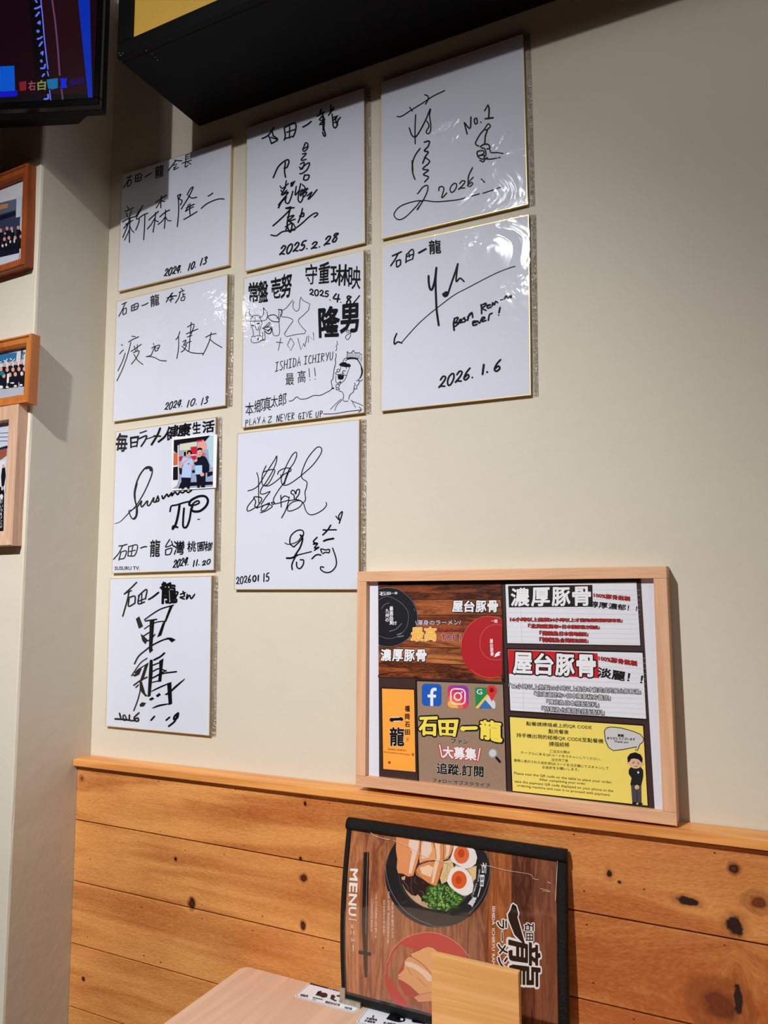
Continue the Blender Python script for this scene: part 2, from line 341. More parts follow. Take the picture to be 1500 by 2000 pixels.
# ------------------------------------------------------------------ handwriting sheets
# ---- handwriting and drawings on the signed boards.  Each board: origin and scale of its own
# coordinate sheet, the four corners of the board on that sheet's pixel grid, then the strokes.
SHEET = {
'A': (220,240,5.769), 'B': (210,530,6.0), 'C': (200,810,6.25), 'D': (190,1110,5.884), 'E': (470,160,5.262),
'F': (460,480,5.404), 'G': (450,810,5.556), 'H': (730,60,4.545), 'I': (730,410,4.545)}
INK = {}
INK['A'] = """
10 165,628 220,605
10 205,612 168,680 130,738
10 180,662 175,722
10 180,662 215,650 205,706 175,722
11 265,600 262,668
11 265,600 325,585 318,655 262,668
9 293,595 290,660
9 265,636 320,622
11 370,620 400,600 440,575
Q 龍 .03 482,508 578,478 576,605 484,640
10 628,550 665,505 715,438
10 700,435 740,440 782,442
8 680,492 728,478
8 690,518 722,503
8 712,508 690,542 745,515
9 825,380 822,455
9 825,380 862,368
8 825,405 858,393
8 825,430 860,415
9 785,470 890,435
9 825,458 820,512 850,490
9 845,458 885,480
10 170,938 190,968
11 150,1000 205,975 245,955
10 165,1018 176,1060
10 222,985 190,1085
11 118,1115 180,1080 262,1055
11 135,1185 175,1140 215,1110
11 205,1070 165,1190 125,1285
12 205,1080 200,1200 200,1340
10 200,1195 175,1255 145,1315
10 205,1165 225,1205 250,1230
9 155,1140 240,1095
11 350,932 315,985 265,1055
11 330,970 275,1075 310,1085 295,1145 270,1205
11 302,1075 350,1040 405,1018
11 372,1038 368,1180 360,1315
11 490,905 550,860 612,820
11 555,830 550,895 550,960
10 548,882 525,920 498,962
10 552,875 570,888 595,890
11 415,1095 470,1045 525,1000
11 492,1012 482,1120 465,1230
10 480,1080 445,1140 400,1195
10 478,1085 500,1105 525,1115
11 540,1060 600,1010 650,985
11 605,985 600,1090 592,1190
10 600,1062 565,1110 520,1145
10 602,1060 630,1100 668,1105
11 738,825 750,905 750,1030 738,1172
11 735,828 775,812 755,862 790,882 770,932
11 845,818 880,755 912,735 870,830 825,905 780,975
11 858,828 900,855 955,845
11 838,965 880,945 928,922
10 862,925 848,965 828,1002
11 880,918 876,980 880,1040
10 830,1003 870,975 918,952
11 810,1092 870,1060 960,1005
11 1080,835 1110,820 1135,800
11 1005,972 1060,925 1130,890 1200,868 1265,868
N 2024. .5 590,1728 790,1678 85 12
N 10. .5 855,1668 955,1625 80 12
N 13 .5 990,1612 1070,1585 80 12
"""
INK['B'] = """
10 165,398 220,372
10 205,380 170,460 128,535
10 180,455 178,515 215,498
10 180,455 215,440 215,498
11 278,415 278,475
11 278,415 352,385 348,445 278,475
9 312,402 310,460
9 280,440 350,418
11 400,412 435,402 475,380
Q 龍 .03 500,300 605,272 608,400 505,430
10 690,372 735,300 768,262
11 700,325 750,305 815,297
10 752,270 745,370
9 725,350 765,335
9 755,300 775,335
10 868,212 885,232
10 845,258 875,245 905,235
10 858,252 840,320 800,380
9 888,262 890,300
9 890,285 915,278
9 880,315 912,305 905,345 868,352 872,318
9 282,765 325,770
10 245,832 300,800 365,772
9 272,835 240,960 180,1130 108,1282
9 160,862 175,872
9 140,970 160,945 185,922
9 205,960 175,1050 120,1165
9 275,940 330,905 395,860
9 312,878 330,945
9 350,862 345,935
9 300,955 370,935 340,1010 280,1088
9 310,975 350,1040 415,1092
9 540,850 545,862
9 520,905 560,880 530,945 512,985 455,1003
9 565,885 560,935 590,930
9 565,880 615,870 590,930
9 580,905 605,900
9 455,1003 500,1000 560,1015 620,1045 695,1052
9 855,712 835,770 808,805
9 840,775 840,900 820,1025
9 945,660 1000,628 1025,640 990,740
9 930,740 1000,710 1070,682
9 945,775 1000,755
9 990,605 975,790 968,900 960,940
9 890,830 930,812 900,870 935,865 905,925 870,950
9 925,850 990,825
9 880,880 930,925 990,955 1060,965 1130,965
9 1165,778 1225,748 1290,735
9 1230,722 1215,800 1180,890 1130,985
9 1215,800 1260,840 1310,870 1360,898
N 2024. .5 672,1625 890,1580 85 11
N 10. .5 930,1595 1065,1555 80 11
N 13 .5 1100,1570 1190,1540 80 11
"""
INK['C'] = """
Q 毎 .05 175,235 318,240 300,455 165,460
Q 日 .06 345,285 450,270 430,400 350,415
14 465,232 545,205
18 455,300 545,265 530,320 480,395
12 550,305 640,275
24 715,175 680,260 610,375
18 640,268 720,272
24 795,245 760,290 695,340
Q 健 .05 790,165 950,125 930,300 790,325
Q 康 .06 945,130 1100,105 1080,270 930,290
Q 生 .05 1110,110 1220,95 1210,235 1120,245
Q 活 .06 1235,95 1385,80 1375,220 1240,235
14~ 160,1338 230,1310 330,1210 420,1120 520,960 600,780 620,690 600,650 540,655 470,740 420,860 400,980 415,1080 435,1150 435,1220 410,1275 370,1270 340,1210 335,1180 380,1165 440,1130
26 600,690 585,655 540,665
20 430,850 405,960 408,1040
22 432,1150 425,1240 395,1280
16 440,1130 490,1060 480,1110 500,1130 560,1060 560,1110 590,1110 640,1020 635,1070 660,1070 690,1000
18 690,1005 700,1055 660,1075
18 740,1000 755,1035 800,980 820,1010 860,960 860,1000 900,955 930,985 960,950 990,965 1030,940 1060,960 1100,935
18 838,1190 855,1125 920,1110 1000,1085 1090,1065
26 955,1115 935,1240 905,1350 870,1400
22 870,1400 880,1365 930,1380
22 1010,1150 1000,1260 1000,1370 1040,1375 1075,1290 1095,1170
26 1095,1170 1110,1120 1075,1110 1090,1060 1180,1010 1260,1005 1300,1050 1280,1120 1210,1180 1140,1190 1095,1170
18 1150,1110 1115,1110 1130,1085 1180,1060 1195,1085 1150,1110
10 1175,1285 1200,1282
13 215,1605 260,1600 312,1585
12 258,1605 215,1690 150,1765
12 240,1680 215,1775
12 235,1680 305,1665 280,1750 215,1762
12 335,1610 325,1725
12 335,1612 440,1595 410,1715 325,1725
11 385,1605 365,1720
11 340,1672 415,1655
14 480,1630 520,1615 555,1612
Q 龍 .035 600,1535 722,1530 712,1730 592,1735
12 835,1525 785,1615 865,1590
12 855,1545 880,1610
12 785,1650 785,1710
12 785,1650 860,1630 840,1700 785,1710
Q 灣 .03 885,1545 1020,1540 1005,1705 885,1710
Q 桃 .03 1050,1550 1160,1545 1150,1670 1050,1675
Q 園 .03 1170,1565 1265,1550 1245,1660 1175,1670
Q 様 .03 1260,1545 1365,1560 1340,1660 1255,1665
N 2024. .5 870,1870 1065,1825 95 13
N 11. .3 1110,1850 1200,1825 70 13
N 20 .3 1225,1840 1325,1810 55 12
Q SUSURU_TV. .035 165,1852 470,1848 470,1890 165,1893
"""
INK['D'] = """
16 460,155 400,215 318,290
14 320,285 400,250
16 375,255 350,370 300,545
16 372,345 368,430 440,395
16 372,330 440,315 440,395
16 490,300 478,400 550,380
16 480,310 575,235 562,345
14 520,290 515,400
14 485,370 560,340
20 600,350 650,320 712,270
Q 龍 .06 750,150 905,170 930,385 740,395
22 770,155 790,190
20 735,215 850,160
18 905,260 935,275 860,385 800,375
16 965,290 1020,270
16 995,255 1010,310 960,325 1010,345
16 1045,290 1035,345 1070,300 1090,340 1130,290
P 490,545 450,575 485,690 535,662
14 550,585 640,520 740,460 885,415
P 885,410 845,420 780,600 800,610
P 800,585 760,620 695,790 745,765
12 550,690 610,650 700,610 800,600
P 610,600 665,590 640,920 652,935 610,975 600,930
16 560,600 690,580
14 530,780 600,735 650,710
P 505,745 540,770 590,820 560,870 525,830
14 590,830 640,790 670,755
16 435,1095 480,1010 560,940 640,880 760,820 840,800
P 800,790 860,790 912,815 865,848 830,815
20 780,970 735,1010 660,1050
12 580,1030 500,1090 400,1235
P 400,1225 440,1215 480,1150 520,1150 490,1220 440,1245
12 440,1200 480,1160 590,1090
P 610,1050 645,1045 645,1200 620,1470 585,1480 600,1200
P 560,1100 600,1080 545,1260 520,1300 500,1280
P 720,1060 770,1030 755,1180 745,1300 705,1305 720,1180
16 425,1345 500,1290 580,1250
14 450,1370 480,1340
14 500,1290 500,1400 470,1520 425,1640
P 500,1300 520,1300 560,1440 590,1470 560,1475 510,1420
14 650,1110 740,1075
14 650,1180 720,1150 800,1180
16 640,1260 750,1210 920,1185
12 690,1230 800,1170
12 640,1310 720,1290
14~ 620,1420 720,1370 860,1310
P 810,1320 860,1305 870,1560 830,1575 820,1460
16~ 640,1610 720,1580 850,1555
18~ 830,1440 900,1370 1015,1270
P 490,1570 520,1540 570,1550 540,1590 500,1595
P 600,1505 640,1480 665,1500 620,1525
P 680,1465 720,1430 740,1455 700,1485
P 780,1450 830,1420 850,1440 800,1460
18 260,1670 275,1720
20 210,1735 300,1740 380,1750
14 300,1700 320,1690 340,1740 310,1750 300,1700
18 375,1690 380,1750 440,1755
18 485,1665 430,1720 450,1760 480,1755 470,1725 430,1740
18 665,1705 625,1750
18 840,1715 800,1750
20 940,1665 900,1700 890,1740 930,1720 940,1665 900,1760 830,1820
"""
INK['E'] = """
13 230,582 290,550 350,470
13 330,500 345,560
13 280,555 300,560 325,635
13 325,635 388,595 355,560
12 320,570 380,590
14 455,470 465,560 455,600
14 455,470 550,425 575,450 565,520 545,568
12 510,460 508,580
12 478,520 560,490
12 460,585 545,560
15 645,465 690,440 728,408
13 790,355 860,310
16 830,285 820,320
13 810,390 850,350 860,430 830,440
13 845,330 850,420 850,500
14 815,440 860,400 858,480 875,550 860,558 845,520
11 820,400 870,385
13 930,240 925,320
13 905,345 960,260
13 925,290 955,290
13 940,330 950,410 955,460 975,475 1000,440
12 950,400 990,360 975,400 1000,420 960,420
14 990,440 1000,400 1025,368
11 945,370 1000,350
12 665,650 645,700 665,715 695,680 695,640 675,628 660,650
11 655,690 695,665
12 640,745 680,740 630,800 640,810 680,800
12 620,850 660,830 640,900 610,880
13 620,905 680,850 715,840 690,905 640,945 615,948
14 665,960 655,1010 695,1010 710,965 665,965
14 345,988 400,870 480,805 505,820 485,880 455,890
14 468,830 460,920 470,985
12 480,1020 470,1065
12 415,1075 440,1100 500,1050
13 425,1120 450,1150 485,1120
13 470,1090 430,1170 500,1140 400,1270
16 400,1300 430,1240 480,1190
13 400,1270 470,1200 470,1240 500,1255 530,1190 545,1130
P 520,1040 575,1018 545,1080 520,1085
13 580,1080 570,1170 610,1120
13 625,1050 610,1130 600,1215 625,1245 650,1190 640,1110 620,1170
12 640,1060 670,1100 625,1180
12 620,1130 700,1100 650,1150 690,1140 660,1190
13 690,1180 740,1140 700,1215 740,1180 792,1115
14 345,1488 420,1420 500,1340 530,1295 475,1305
13 480,1310 560,1300
15 520,1310 500,1400 490,1480 520,1555 540,1470 510,1440
13 490,1400 560,1380 500,1440 570,1420
12 470,1500 540,1460 570,1500
14 600,1455 625,1390 645,1310
14 615,1390 655,1355 655,1390 625,1390
13 325,1582 380,1590 440,1550 540,1530 620,1480 720,1390 780,1355 800,1370 765,1400
13 490,1500 480,1540 570,1530
N 2025. .5 408,1795 705,1725 95 15
N 2. .4 730,1735 835,1705 70 14
N 28 .5 860,1700 1000,1645 90 15
"""
INK['F'] = """
Q 常 .05 145,400 250,390 245,600 150,600
Q 盤 .05 245,385 345,370 345,590 250,605
Q 壱 .04 375,355 480,330 485,555 395,560
Q 努 .05 490,315 600,290 585,545 480,560
Q 守 .02 735,205 870,190 850,410 745,415
Q 重 .035 880,200 1000,170 985,395 880,405
Q 琳 .02 1000,205 1210,200 1190,425 1010,430
Q 映 .02 1195,215 1325,225 1315,465 1190,465
N 2025 0 782,525 985,548 62 12
8 995,580 1000,583
N 4 0 1030,595 1105,605 85 14
8 1110,605 1115,608
N 8 .1 1165,630 1225,628 90 15
11 1310,535 1275,580 1238,625
5 118,740 125,700 155,670 155,720 180,752 190,765
5 118,740 115,780 160,800 280,800
6 300,660 335,700 345,750 325,790 280,800
6 300,660 305,710 290,750 260,765
5 190,765 190,745 225,740 262,748 262,765
5 180,770 165,790 175,850 195,900 200,960
5 265,765 285,810 275,870 262,900 265,950
5 215,760 212,800 205,810
10 185,845 200,850
10 240,830 260,825
5 215,850 230,890 245,895 262,850
5 200,960 180,970 175,1010 200,1030 250,1025 290,1000 290,970 255,955 205,965
9 250,980 245,1000
5 295,920 300,990 320,995 315,900
5 272,1005 300,1005 320,995
7 345,750 400,735 440,750 465,790 460,810 400,805 365,780 345,755
5 465,690 460,760 440,770
5 478,680 490,700 475,760 468,780
8 455,680 495,682
5 465,810 468,940 410,950 390,860
6 295,880 330,850 365,815 370,835 340,860 310,880 295,880
7 300,870 360,865 380,870 350,900 300,880
8 320,910 350,935 380,925 385,880 350,910
5! 495,695 545,660 605,580 625,605
5 612,600 612,660 645,698 675,670 680,600 692,550
5! 692,550 710,580 790,625 780,650 775,685
5 775,685 720,740 668,795 700,860 745,905
5! 745,905 735,935 640,945 545,968 520,940
5 520,940 570,860 610,795 560,765 490,755 498,720 495,695
5! 485,980 460,1112
6! 440,1025 505,1032
5! 585,985 555,1055 590,1115 625,1040 590,985
5! 662,985 695,1105 725,1040 735,1075 760,965
5! 772,1030 775,960 830,1005 825,925
Q 隆 .06 880,665 1100,650 1090,970 890,975
Q 男 .06 1110,640 1300,620 1295,915 1110,930
4 1180,905 1195,900 1190,925 1170,920 1180,900
4 1205,900 1210,920 1225,890 1235,920
5 1215,930 1170,960 1165,990 1190,1000 1215,960 1215,900
L ISHIDA .12 425,1335 692,1270 95 6
L ICHIRYU .12 725,1262 1030,1215 85 6
Q 最 .0 535,1360 625,1350 625,1475 540,1480
Q 高 .0 660,1325 745,1320 745,1450 665,1460
6! 780,1305 788,1395
7 790,1425 791,1428
6! 838,1298 848,1385
7 846,1417 847,1420
Q 本 -.0 120,1660 215,1650 205,1790 125,1790
Q 郷 -.0 215,1640 310,1610 300,1760 215,1770
Q 真 -.0 305,1610 390,1590 385,1740 305,1750
Q 太 -.0 385,1590 460,1580 460,1705 385,1715
Q 郎 -.0 465,1570 550,1550 545,1690 465,1700
6 575,1645 610,1640 655,1602 690,1625 760,1620 830,1590 900,1588 960,1560 1000,1540 1030,1515
9 1020,1515 1042,1518
6 1042,1515 1025,1500 1015,1450 1015,1435 1030,1420 1035,1385 1045,1310 1060,1250 1055,1215 1065,1180 1062,1150
5 1060,1120 1072,1100 1065,1070 1078,1050 1072,1018
L PLAY .12 120,1905 275,1870 65 6
L A .12 300,1875 330,1870 65 6
L Z .12 355,1870 395,1862 60 6
L NEVER .12 445,1862 630,1835 70 6
L GIVE .12 670,1840 815,1815 65 6
L UP .12 850,1825 925,1805 60 6
6 935,1785 1050,1782 1180,1762 1328,1745
6 1310,1715 1330,1745 1300,1770
@ 600,680,12.5
13! 980,110 985,180 975,250 980,290
13 980,110 1020,150 1080,140 1135,80
13 1135,80 1160,130 1220,150 1275,140
13 1275,140 1300,175 1345,190
12 875,365 900,310 940,275 985,265
14 940,335 985,305 1060,290 1150,290 1220,310 1270,360 1310,440 1325,540 1330,640 1300,740 1250,810
20 1240,320 1310,440 1350,560 1345,660 1300,760
26 985,275 1060,265 1150,270 1240,290
6 1010,180 1015,260
6 1045,170 1048,255
6 1080,160 1080,255
6 1115,140 1115,255
6 1150,150 1150,260
6 1185,165 1182,265
6 1220,175 1215,275
6 1255,180 1248,290
6 1290,200 1275,310
6 1325,220 1300,345
6 1345,260 1320,380
P 785,430 830,385 890,368 950,375 990,410 1030,405 1065,440 1070,465 1045,490 950,495 820,465 785,445
10 830,470 820,530 810,560
10 1040,490 1020,560 990,620 970,700 940,770 900,830 840,870 760,875 715,865 705,780 710,700
10 960,500 955,540
12 740,600 735,560 765,540 795,555 800,590 770,610 745,605
14 935,600 925,580 890,580 865,620 885,640 900,640
12 700,655 710,620 735,610
12 695,655 740,670 830,665 880,650
12 880,680 970,690
P 750,690 780,680 890,680 905,700 895,760 870,795 790,795 760,780
P 790,870 815,820 830,850 800,880
11 760,890 800,860 830,870 810,910 780,920 765,895
12 705,950 725,915 775,920 790,950 765,985 715,980 705,950
12 720,990 725,1050 790,1010 785,1070 850,1090 890,1150 895,1220 880,1280 910,1320 960,1325 1000,1315
12 1205,820 1250,825 1330,825 1350,790
12 1285,840 1270,880 1245,930 1215,940 1220,1000 1190,1035 1155,1010 1150,970 1175,930 1170,890 1155,885
13 1150,1000 1140,1070 1120,1110 1060,1160 1030,1220 1020,1280
10 850,1290 830,1280 720,1370 580,1515
10 850,1300 740,1410 680,1545
12 1075,1300 1120,1330 1250,1380 1365,1435
12 1100,1320 1140,1400 1190,1475
"""
INK['G'] = """
9 205,832 260,815 320,770 400,640 490,500 515,455 510,520 470,620 400,740 355,800 340,860 380,865 445,840 400,900 350,980
9 300,635 318,700 320,830 322,965
9 365,632 440,605 495,608 470,680 420,760 370,775 355,720 365,640 400,560
9 390,780 440,775 520,720 600,650 665,620 660,590 600,590 540,620 525,655
9 655,600 610,720 600,760
9 560,660 570,750 600,775 660,755 740,700 790,660 900,560 980,450 1000,390 975,360 930,380 850,480 800,590 780,670 800,710 840,740 835,800 820,850 825,930 800,965
9 565,690 620,560 680,450 720,415 730,450 700,530 640,620 590,760
9 590,750 520,850 480,930 500,975
10 320,1010 280,1000 290,950 270,900 345,905 350,940 310,1000 300,1020
9 275,910 205,1000 200,1050 240,1040 290,1010
9 300,1020 400,980 440,965 400,1030 350,1050 365,1000 420,980 470,1000 400,1050 340,1070
10 460,960 490,955 480,980 460,965
9 500,975 560,960 640,935
10 560,880 565,1010
10 645,905 600,890 560,930
10 650,900 640,960 610,1050 570,1125
9 650,940 740,930 790,960 760,1010 690,1045 640,1050 635,1010 680,960 750,940 800,965 830,1050 870,1090 930,1085 1010,1040 1050,990 1045,960
11 705,925 700,880 670,860 680,830 705,835 720,870 730,830 760,820 755,870 720,920
12 1150,1110 1185,1150 1180,1105 1215,1060 1215,1090 1185,1185
12 700,1440 660,1400 670,1320 730,1265 790,1260 805,1300 770,1370 700,1440
9 605,1395 650,1410 740,1380 790,1310
16 770,1310 795,1350 770,1440 720,1520 705,1560
18 625,1558 680,1555 740,1525
11 720,1530 890,1488
14 720,1540 690,1600 680,1640 685,1680
13 730,1600 735,1650 765,1670 800,1630 805,1580 770,1575
14 950,1335 910,1380 940,1400 910,1410
13 915,1400 955,1400 920,1450 970,1440 920,1475
14 895,1565 930,1530 960,1520 990,1525
12 1000,1500 990,1460 1040,1470 1080,1465 1075,1500 1040,1495 1010,1510
15 1015,1255 1060,1260
15 1095,1205 1060,1260 1010,1310
13 1060,1255 1155,1255
18 1020,1375 1060,1360 1125,1348
12 1115,1450 1150,1560 1150,1640 1100,1700 1040,1710 990,1680 990,1650 1020,1655
N 2026 0 85,1840 245,1815 75 10
N 01 0 262,1808 335,1800 60 13
N 15 0 370,1812 440,1800 85 11
"""
INK['H'] = """
8 218,772 260,768 350,710 440,655 540,590 640,542
9 465,580 490,590 495,615 470,662
8 330,690 355,725
9 382,755 375,880 375,1010
10 325,870 345,930 375,950 410,910 470,800 510,705
9 515,705 505,760 515,840 510,900 485,922 475,900 500,850 480,810
11 455,995 500,985 490,1030 455,1070 490,1080 465,1120 440,1180
10 418,1050 375,1110 350,1180 350,1260 370,1322
12 348,1160 350,1250
10 455,1130 480,1140 500,1170 440,1230 490,1240 445,1280 490,1300 455,1345
9 400,1440 440,1390 480,1375 480,1420 450,1490 390,1590
8 385,1590 430,1515 350,1520 240,1560 185,1620 190,1660 230,1680 290,1650 380,1560 430,1510 560,1518 740,1500 850,1470 940,1445
8 970,1440 1060,1410 1130,1385
8 390,1450 410,1430
11 810,820 835,920
11 812,820 860,870 870,770
10 920,780 900,790 905,830 925,820 920,780
9 955,815 960,818
12 1020,665 1030,700 1025,785
10 990,715 1020,665
12 995,785 1065,775
10 985,880 950,920 915,980 910,1010 935,1025
9 985,880 1020,830 1040,850 1010,880 985,880
11 1015,880 995,940 990,1000
11 950,1030 980,1010 1020,1010 1035,1040 1010,1050
10 920,1085 930,1070 975,1065 980,1090 930,1110 920,1085
10 925,1115 960,1105 990,1110 970,1140 935,1125
10 945,1150 975,1162 990,1140
10 960,1040 990,1050 1000,1100 985,1110
9 1035,1055 1045,1080 1100,1080 1150,1088
9 985,1135 1040,1138 1125,1122
9 1000,1130 1015,1125
9 580,1420 585,1390 615,1385 625,1410 605,1480 625,1470 650,1440
N 026 .35 672,1440 888,1370 75 9
10 880,1215 845,1290 840,1360
11 958,1315 985,1342
"""
INK['I'] = """
13 165,410 245,372
12 215,390 190,440 150,500
11 200,455 205,510 238,488
12 200,458 235,445 238,490
11 290,395 285,470
11 290,400 340,350 355,380 345,440
10 315,390 318,420
10 295,415 345,395
10 290,460 335,440
16 400,382 465,345
Q 龍 .035 490,270 595,262 600,382 495,395
17 488,590 490,650 500,705 520,710 545,620 558,515
17 558,515 550,640 555,800 560,900 578,1035
15 615,755 650,735 640,775 620,765 640,760 655,765 690,660 725,560 750,480
13 750,480 740,560 735,640 770,610 805,640
7 245,1195 300,1130 400,1020 500,930 600,850 720,760 850,690 980,620 1100,560 1200,520 1262,500
12 205,1110 185,1160 185,1205 215,1185 250,1195
15 715,1080 710,1020 720,975
13 715,975 750,965 735,1000 720,1015 760,1010 730,1040 715,1045
14 760,1005 785,985 765,985 765,1010 795,1005
13 810,965 795,975 820,985 805,1005
15 875,920 850,940 835,990
13 835,960 875,930 880,965
14 960,930 960,880 955,850
13 955,855 1000,835 985,865 960,880 1000,900
13 1015,860 1040,850 1010,855 1015,880 1045,870
13 1055,860 1060,830 1075,850 1085,820 1105,830
12 1130,805 1150,800
13 1165,795 1180,770 1195,790 1225,765 1222,785
14 880,1015 920,1000 885,1000 885,1035 920,1025
13 925,995 940,1015 960,975
13 965,990 990,965 965,965 965,1000 1000,990
13 1020,990 1030,940 1055,925
15 1125,875 1115,920
11 1112,940 1113,944
N 2026. .4 572,1600 890,1500 100 14
N 1. .2 950,1480 1020,1450 85 17
N 6 .35 1062,1450 1125,1440 100 15
"""
# ------------------------------------------------------------------ room shell
XC = -.4655; PD = .163                      # pilaster's side face and how far it stands out
XR = 2.4; XL = -2.6; YB = -4.2; ZC = 2.95
paint = mat('cream_wall_paint', (211, 205, 190), rough=.55, spec=.35, bump=(45, .28), vary=(2.5, .035))
def slab(name, x0, x1, y0, y1, z0, z1, m): b = MB(); b.box(x0, x1, y0, y1, z0, z1); return b.make(name, m, kind='structure')
dark = mat('dark_wall_paint', (96, 78, 64), rough=.6)
slab('wall_front', XL, XR, 0, .1, 0, ZC, paint)
slab('wall_left', XL-.1, XL, YB, .1, 0, ZC, dark); slab('wall_right', XR, XR+.1, YB, .1, 0, ZC, dark); slab('wall_back', XL-.1, XR+.1, YB-.1, YB, 0, ZC, dark)
slab('floor', XL-.1, XR+.1, YB-.1, .1, -.1, 0, mat('floor_tile', (120, 100, 82), rough=.5, vary=(4, .1)))
slab('ceiling', XL-.1, XR+.1, YB-.1, .1, ZC, ZC+.1, mat('ceiling_paint', (90, 84, 78), rough=.8))
# pilaster: slightly uneven plastered corner
b = MB(); rnd = random.Random(3); n = 60; rows = []
for i in range(n+1):
    z = ZC*i/n; j = rnd.uniform(-.0009, .0009); k = rnd.uniform(-.0009, .0009)
    rows.append([(-1.25, -PD, z), (XC-.004+j, -PD+k*.4, z), (XC-.0015+j, -PD+.0015, z), (XC+j*.3, -PD+.005, z), (XC, -.0005, z)])
V = [p for r in rows for p in r]; F = []
for i in range(n):
    for j in range(4): a = i*5+j; F.append((a, a+1, a+6, a+5))
m_ = len(V); V += [(-1.25, -.0005, 0), (-1.25, -.0005, ZC)]
F.append((0, n*5, m_+1, m_))
obj('wall_pilaster', V, F, paint, kind='structure')
# chipped plaster flakes on the pilaster's side
def on_side(px, py, x=XC):
    d = FW*FPX + RT*(px-750) - UP*(py-1000); return CAM + d*((x-CAM[0])/d[0])
# ------------------------------------------------------------------ timber wainscot
KN = [(160,1520,9,9,2),(596,1570,4,6,0),(374.7,1765,9,12,1),(592,1807,6,9,1),(593,1715,8,8,1),(343,1678,5,5,0),(163,1912,5,5,1),(587,1678,4,5,0),
      (1433,1697,8,8,1),(1480,1762,24,19,2),(1343,1760,20,8,0),(1435,1808,16,17,0),(1190,1706,6,9,0),(1210,1723,4,3,0),(1405,1963,52,44,2),(1442,1950,7,30,0)]
kn = []
for px, py, a, b_, kd in KN:
    c = cast(px, py, -.03); kn.append((float(c[0]), float(c[2]), a*(.78 if kd == 2 else .62)/1000, b_*(.78 if kd == 2 else .62)/1000, kd))
pine = {}
NAIL = [(663,162),(985,197),(375,243),(670,372),(1020,430),(1378,255),(1403,498),(775,452),(938,468),(376,488),(580,415),(845,737),(592,690),(1058,787),(365,815),(602,892),(672,920),(1352,860),(1098,728),(845,680),
        (3121,1630),(3396,1666),(3141,1740),(3146,1806),(3415,1846),(3159,1920),(3238,1991),(3258,1737)]
nailm = mat('dark_nail_hole', (58, 28, 14), rough=.8)
for k in range(9):
    zt = Z0-1.0125-.1065*k; zb = zt-.1065
    mine = tuple(q for q in kn if zb-.012 < q[1] < zt+.012)
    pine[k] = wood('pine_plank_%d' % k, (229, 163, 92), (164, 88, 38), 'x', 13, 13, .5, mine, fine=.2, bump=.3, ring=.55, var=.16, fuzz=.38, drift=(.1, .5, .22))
wains = thing('wood_wainscot', 'knotty orange pine planks laid horizontally along the lower wall behind the table', 'paneling', (.3, -.02, Z0-1.9))
XW = 1.45
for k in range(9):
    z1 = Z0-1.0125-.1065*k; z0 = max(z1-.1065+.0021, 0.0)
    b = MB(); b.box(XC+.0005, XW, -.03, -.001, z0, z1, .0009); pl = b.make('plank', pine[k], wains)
    nb = MB()
    for (qx, qy) in NAIL:
        c = cast(150+0*qx+(qx-321)/2.143, 1450+qy/2.143, -.0301) if qx < 2000 else cast(qx-2000, qy, -.0301)
        if not (z0+.002 < c[2] < z1-.002): continue
        r_ = .0009+.0004*((qx*7) % 5)/5; nb.add([(c[0]+r_*1.3*math.cos(t), -.0301, c[2]+r_*math.sin(t)) for t in np.arange(7)*.8976], [tuple(range(7))])
    if nb.v: nb.make('nail_holes', nailm, pl, kind='stuff')
capm = wood('pine_cap', (240, 172, 98), (200, 126, 62), 'x', 22, 12, .4, fine=.2, bump=.25, ring=.6)
b = MB(); b.box(XC+.0005, XW, -.0405, -.001, -.012, 0, .0012)
for i, v in enumerate(b.v): b.v[i] = (v[0], v[1], v[2]+Z0-1.0085+(v[0]-XC)*.0105)
b.make('cap_rail', capm, wains)
# ------------------------------------------------------------------ signed boards
POS = {'A': (-.2925, .0045, -.24), 'B': (-.2955, -.2559, .14), 'C': (-.3, -.5329, .46), 'D': (-.3027, -.8151, .39), 'E': (0, 0, .22), 'F': (-.0017, -.2847, .06),
       'G': (-.0108, -.5667, -.26), 'H': (.2737, 0, .01), 'I': (.2731, -.2873, -.76)}
QUAD = {'A': [(240,343),(452,275),(450,518),(233,567)], 'B': [(227,590),(447,538),(444,792),(220,822)], 'C': [(226.4,844),(424,817),(419,1112),(221,1119)],
'D': [(216,1129),(415,1123),(411,1438),(207,1419)], 'E': [(484,250),(710,172),(713,476),(482,532)], 'F': [(477.5,544),(710,489),(711,808),(476,835)],
'G': [(466,847),(702,822),(700,1150),(462,1151)], 'H': [(747.6,164.5),(1022.6,70),(1030,397),(745,467)], 'I': [(746.5,481.5),(1034.7,416.6),(1036,774),(745,806)]}
LAB = {
'A': 'square white signed board at top left, four large thin characters, half in shadow',
'B': 'white signed board second from the top of the left column, thin pen strokes',
'C': 'white signed board with a small colour photo stuck on its upper right corner',
'D': 'white signed board lowest of the left column, with the thickest black lettering',
'E': 'white signed board at the top of the middle column, dated 2025.2.28',
'F': 'white board crowded with writing, a cow sketch and a cartoon face with spiky hair',
'G': 'white signed board at the foot of the middle column, looping script and hearts',
'H': 'white signed board at top right under plastic, No.1 and a pointing hand sketch',
'I': 'white signed board under wrinkled glossy plastic reading Best Ramen ever'}
white_card = mat('white_board_card', (218, 224, 241), rough=.55, spec=.3)
gold = mat('gold_foil_edge', (232, 200, 138), rough=.35, metal=.35, spec=.6)
ink = mat('black_marker_ink', (9, 10, 17), rough=.6, spec=.12)
WR = {'H': (.65, 24), 'I': (1.0, 19), 'B': (.45, 26), 'F': (.5, 26), 'E': (.22, 22), 'A': (.1, 20), 'C': (.05, 20), 'D': (.05, 20), 'G': (.15, 25)}
seal = clear_film('sleeve_seal_strip', .30, .2, 1.0, 260, (.62, .58, .5))
BT = .006
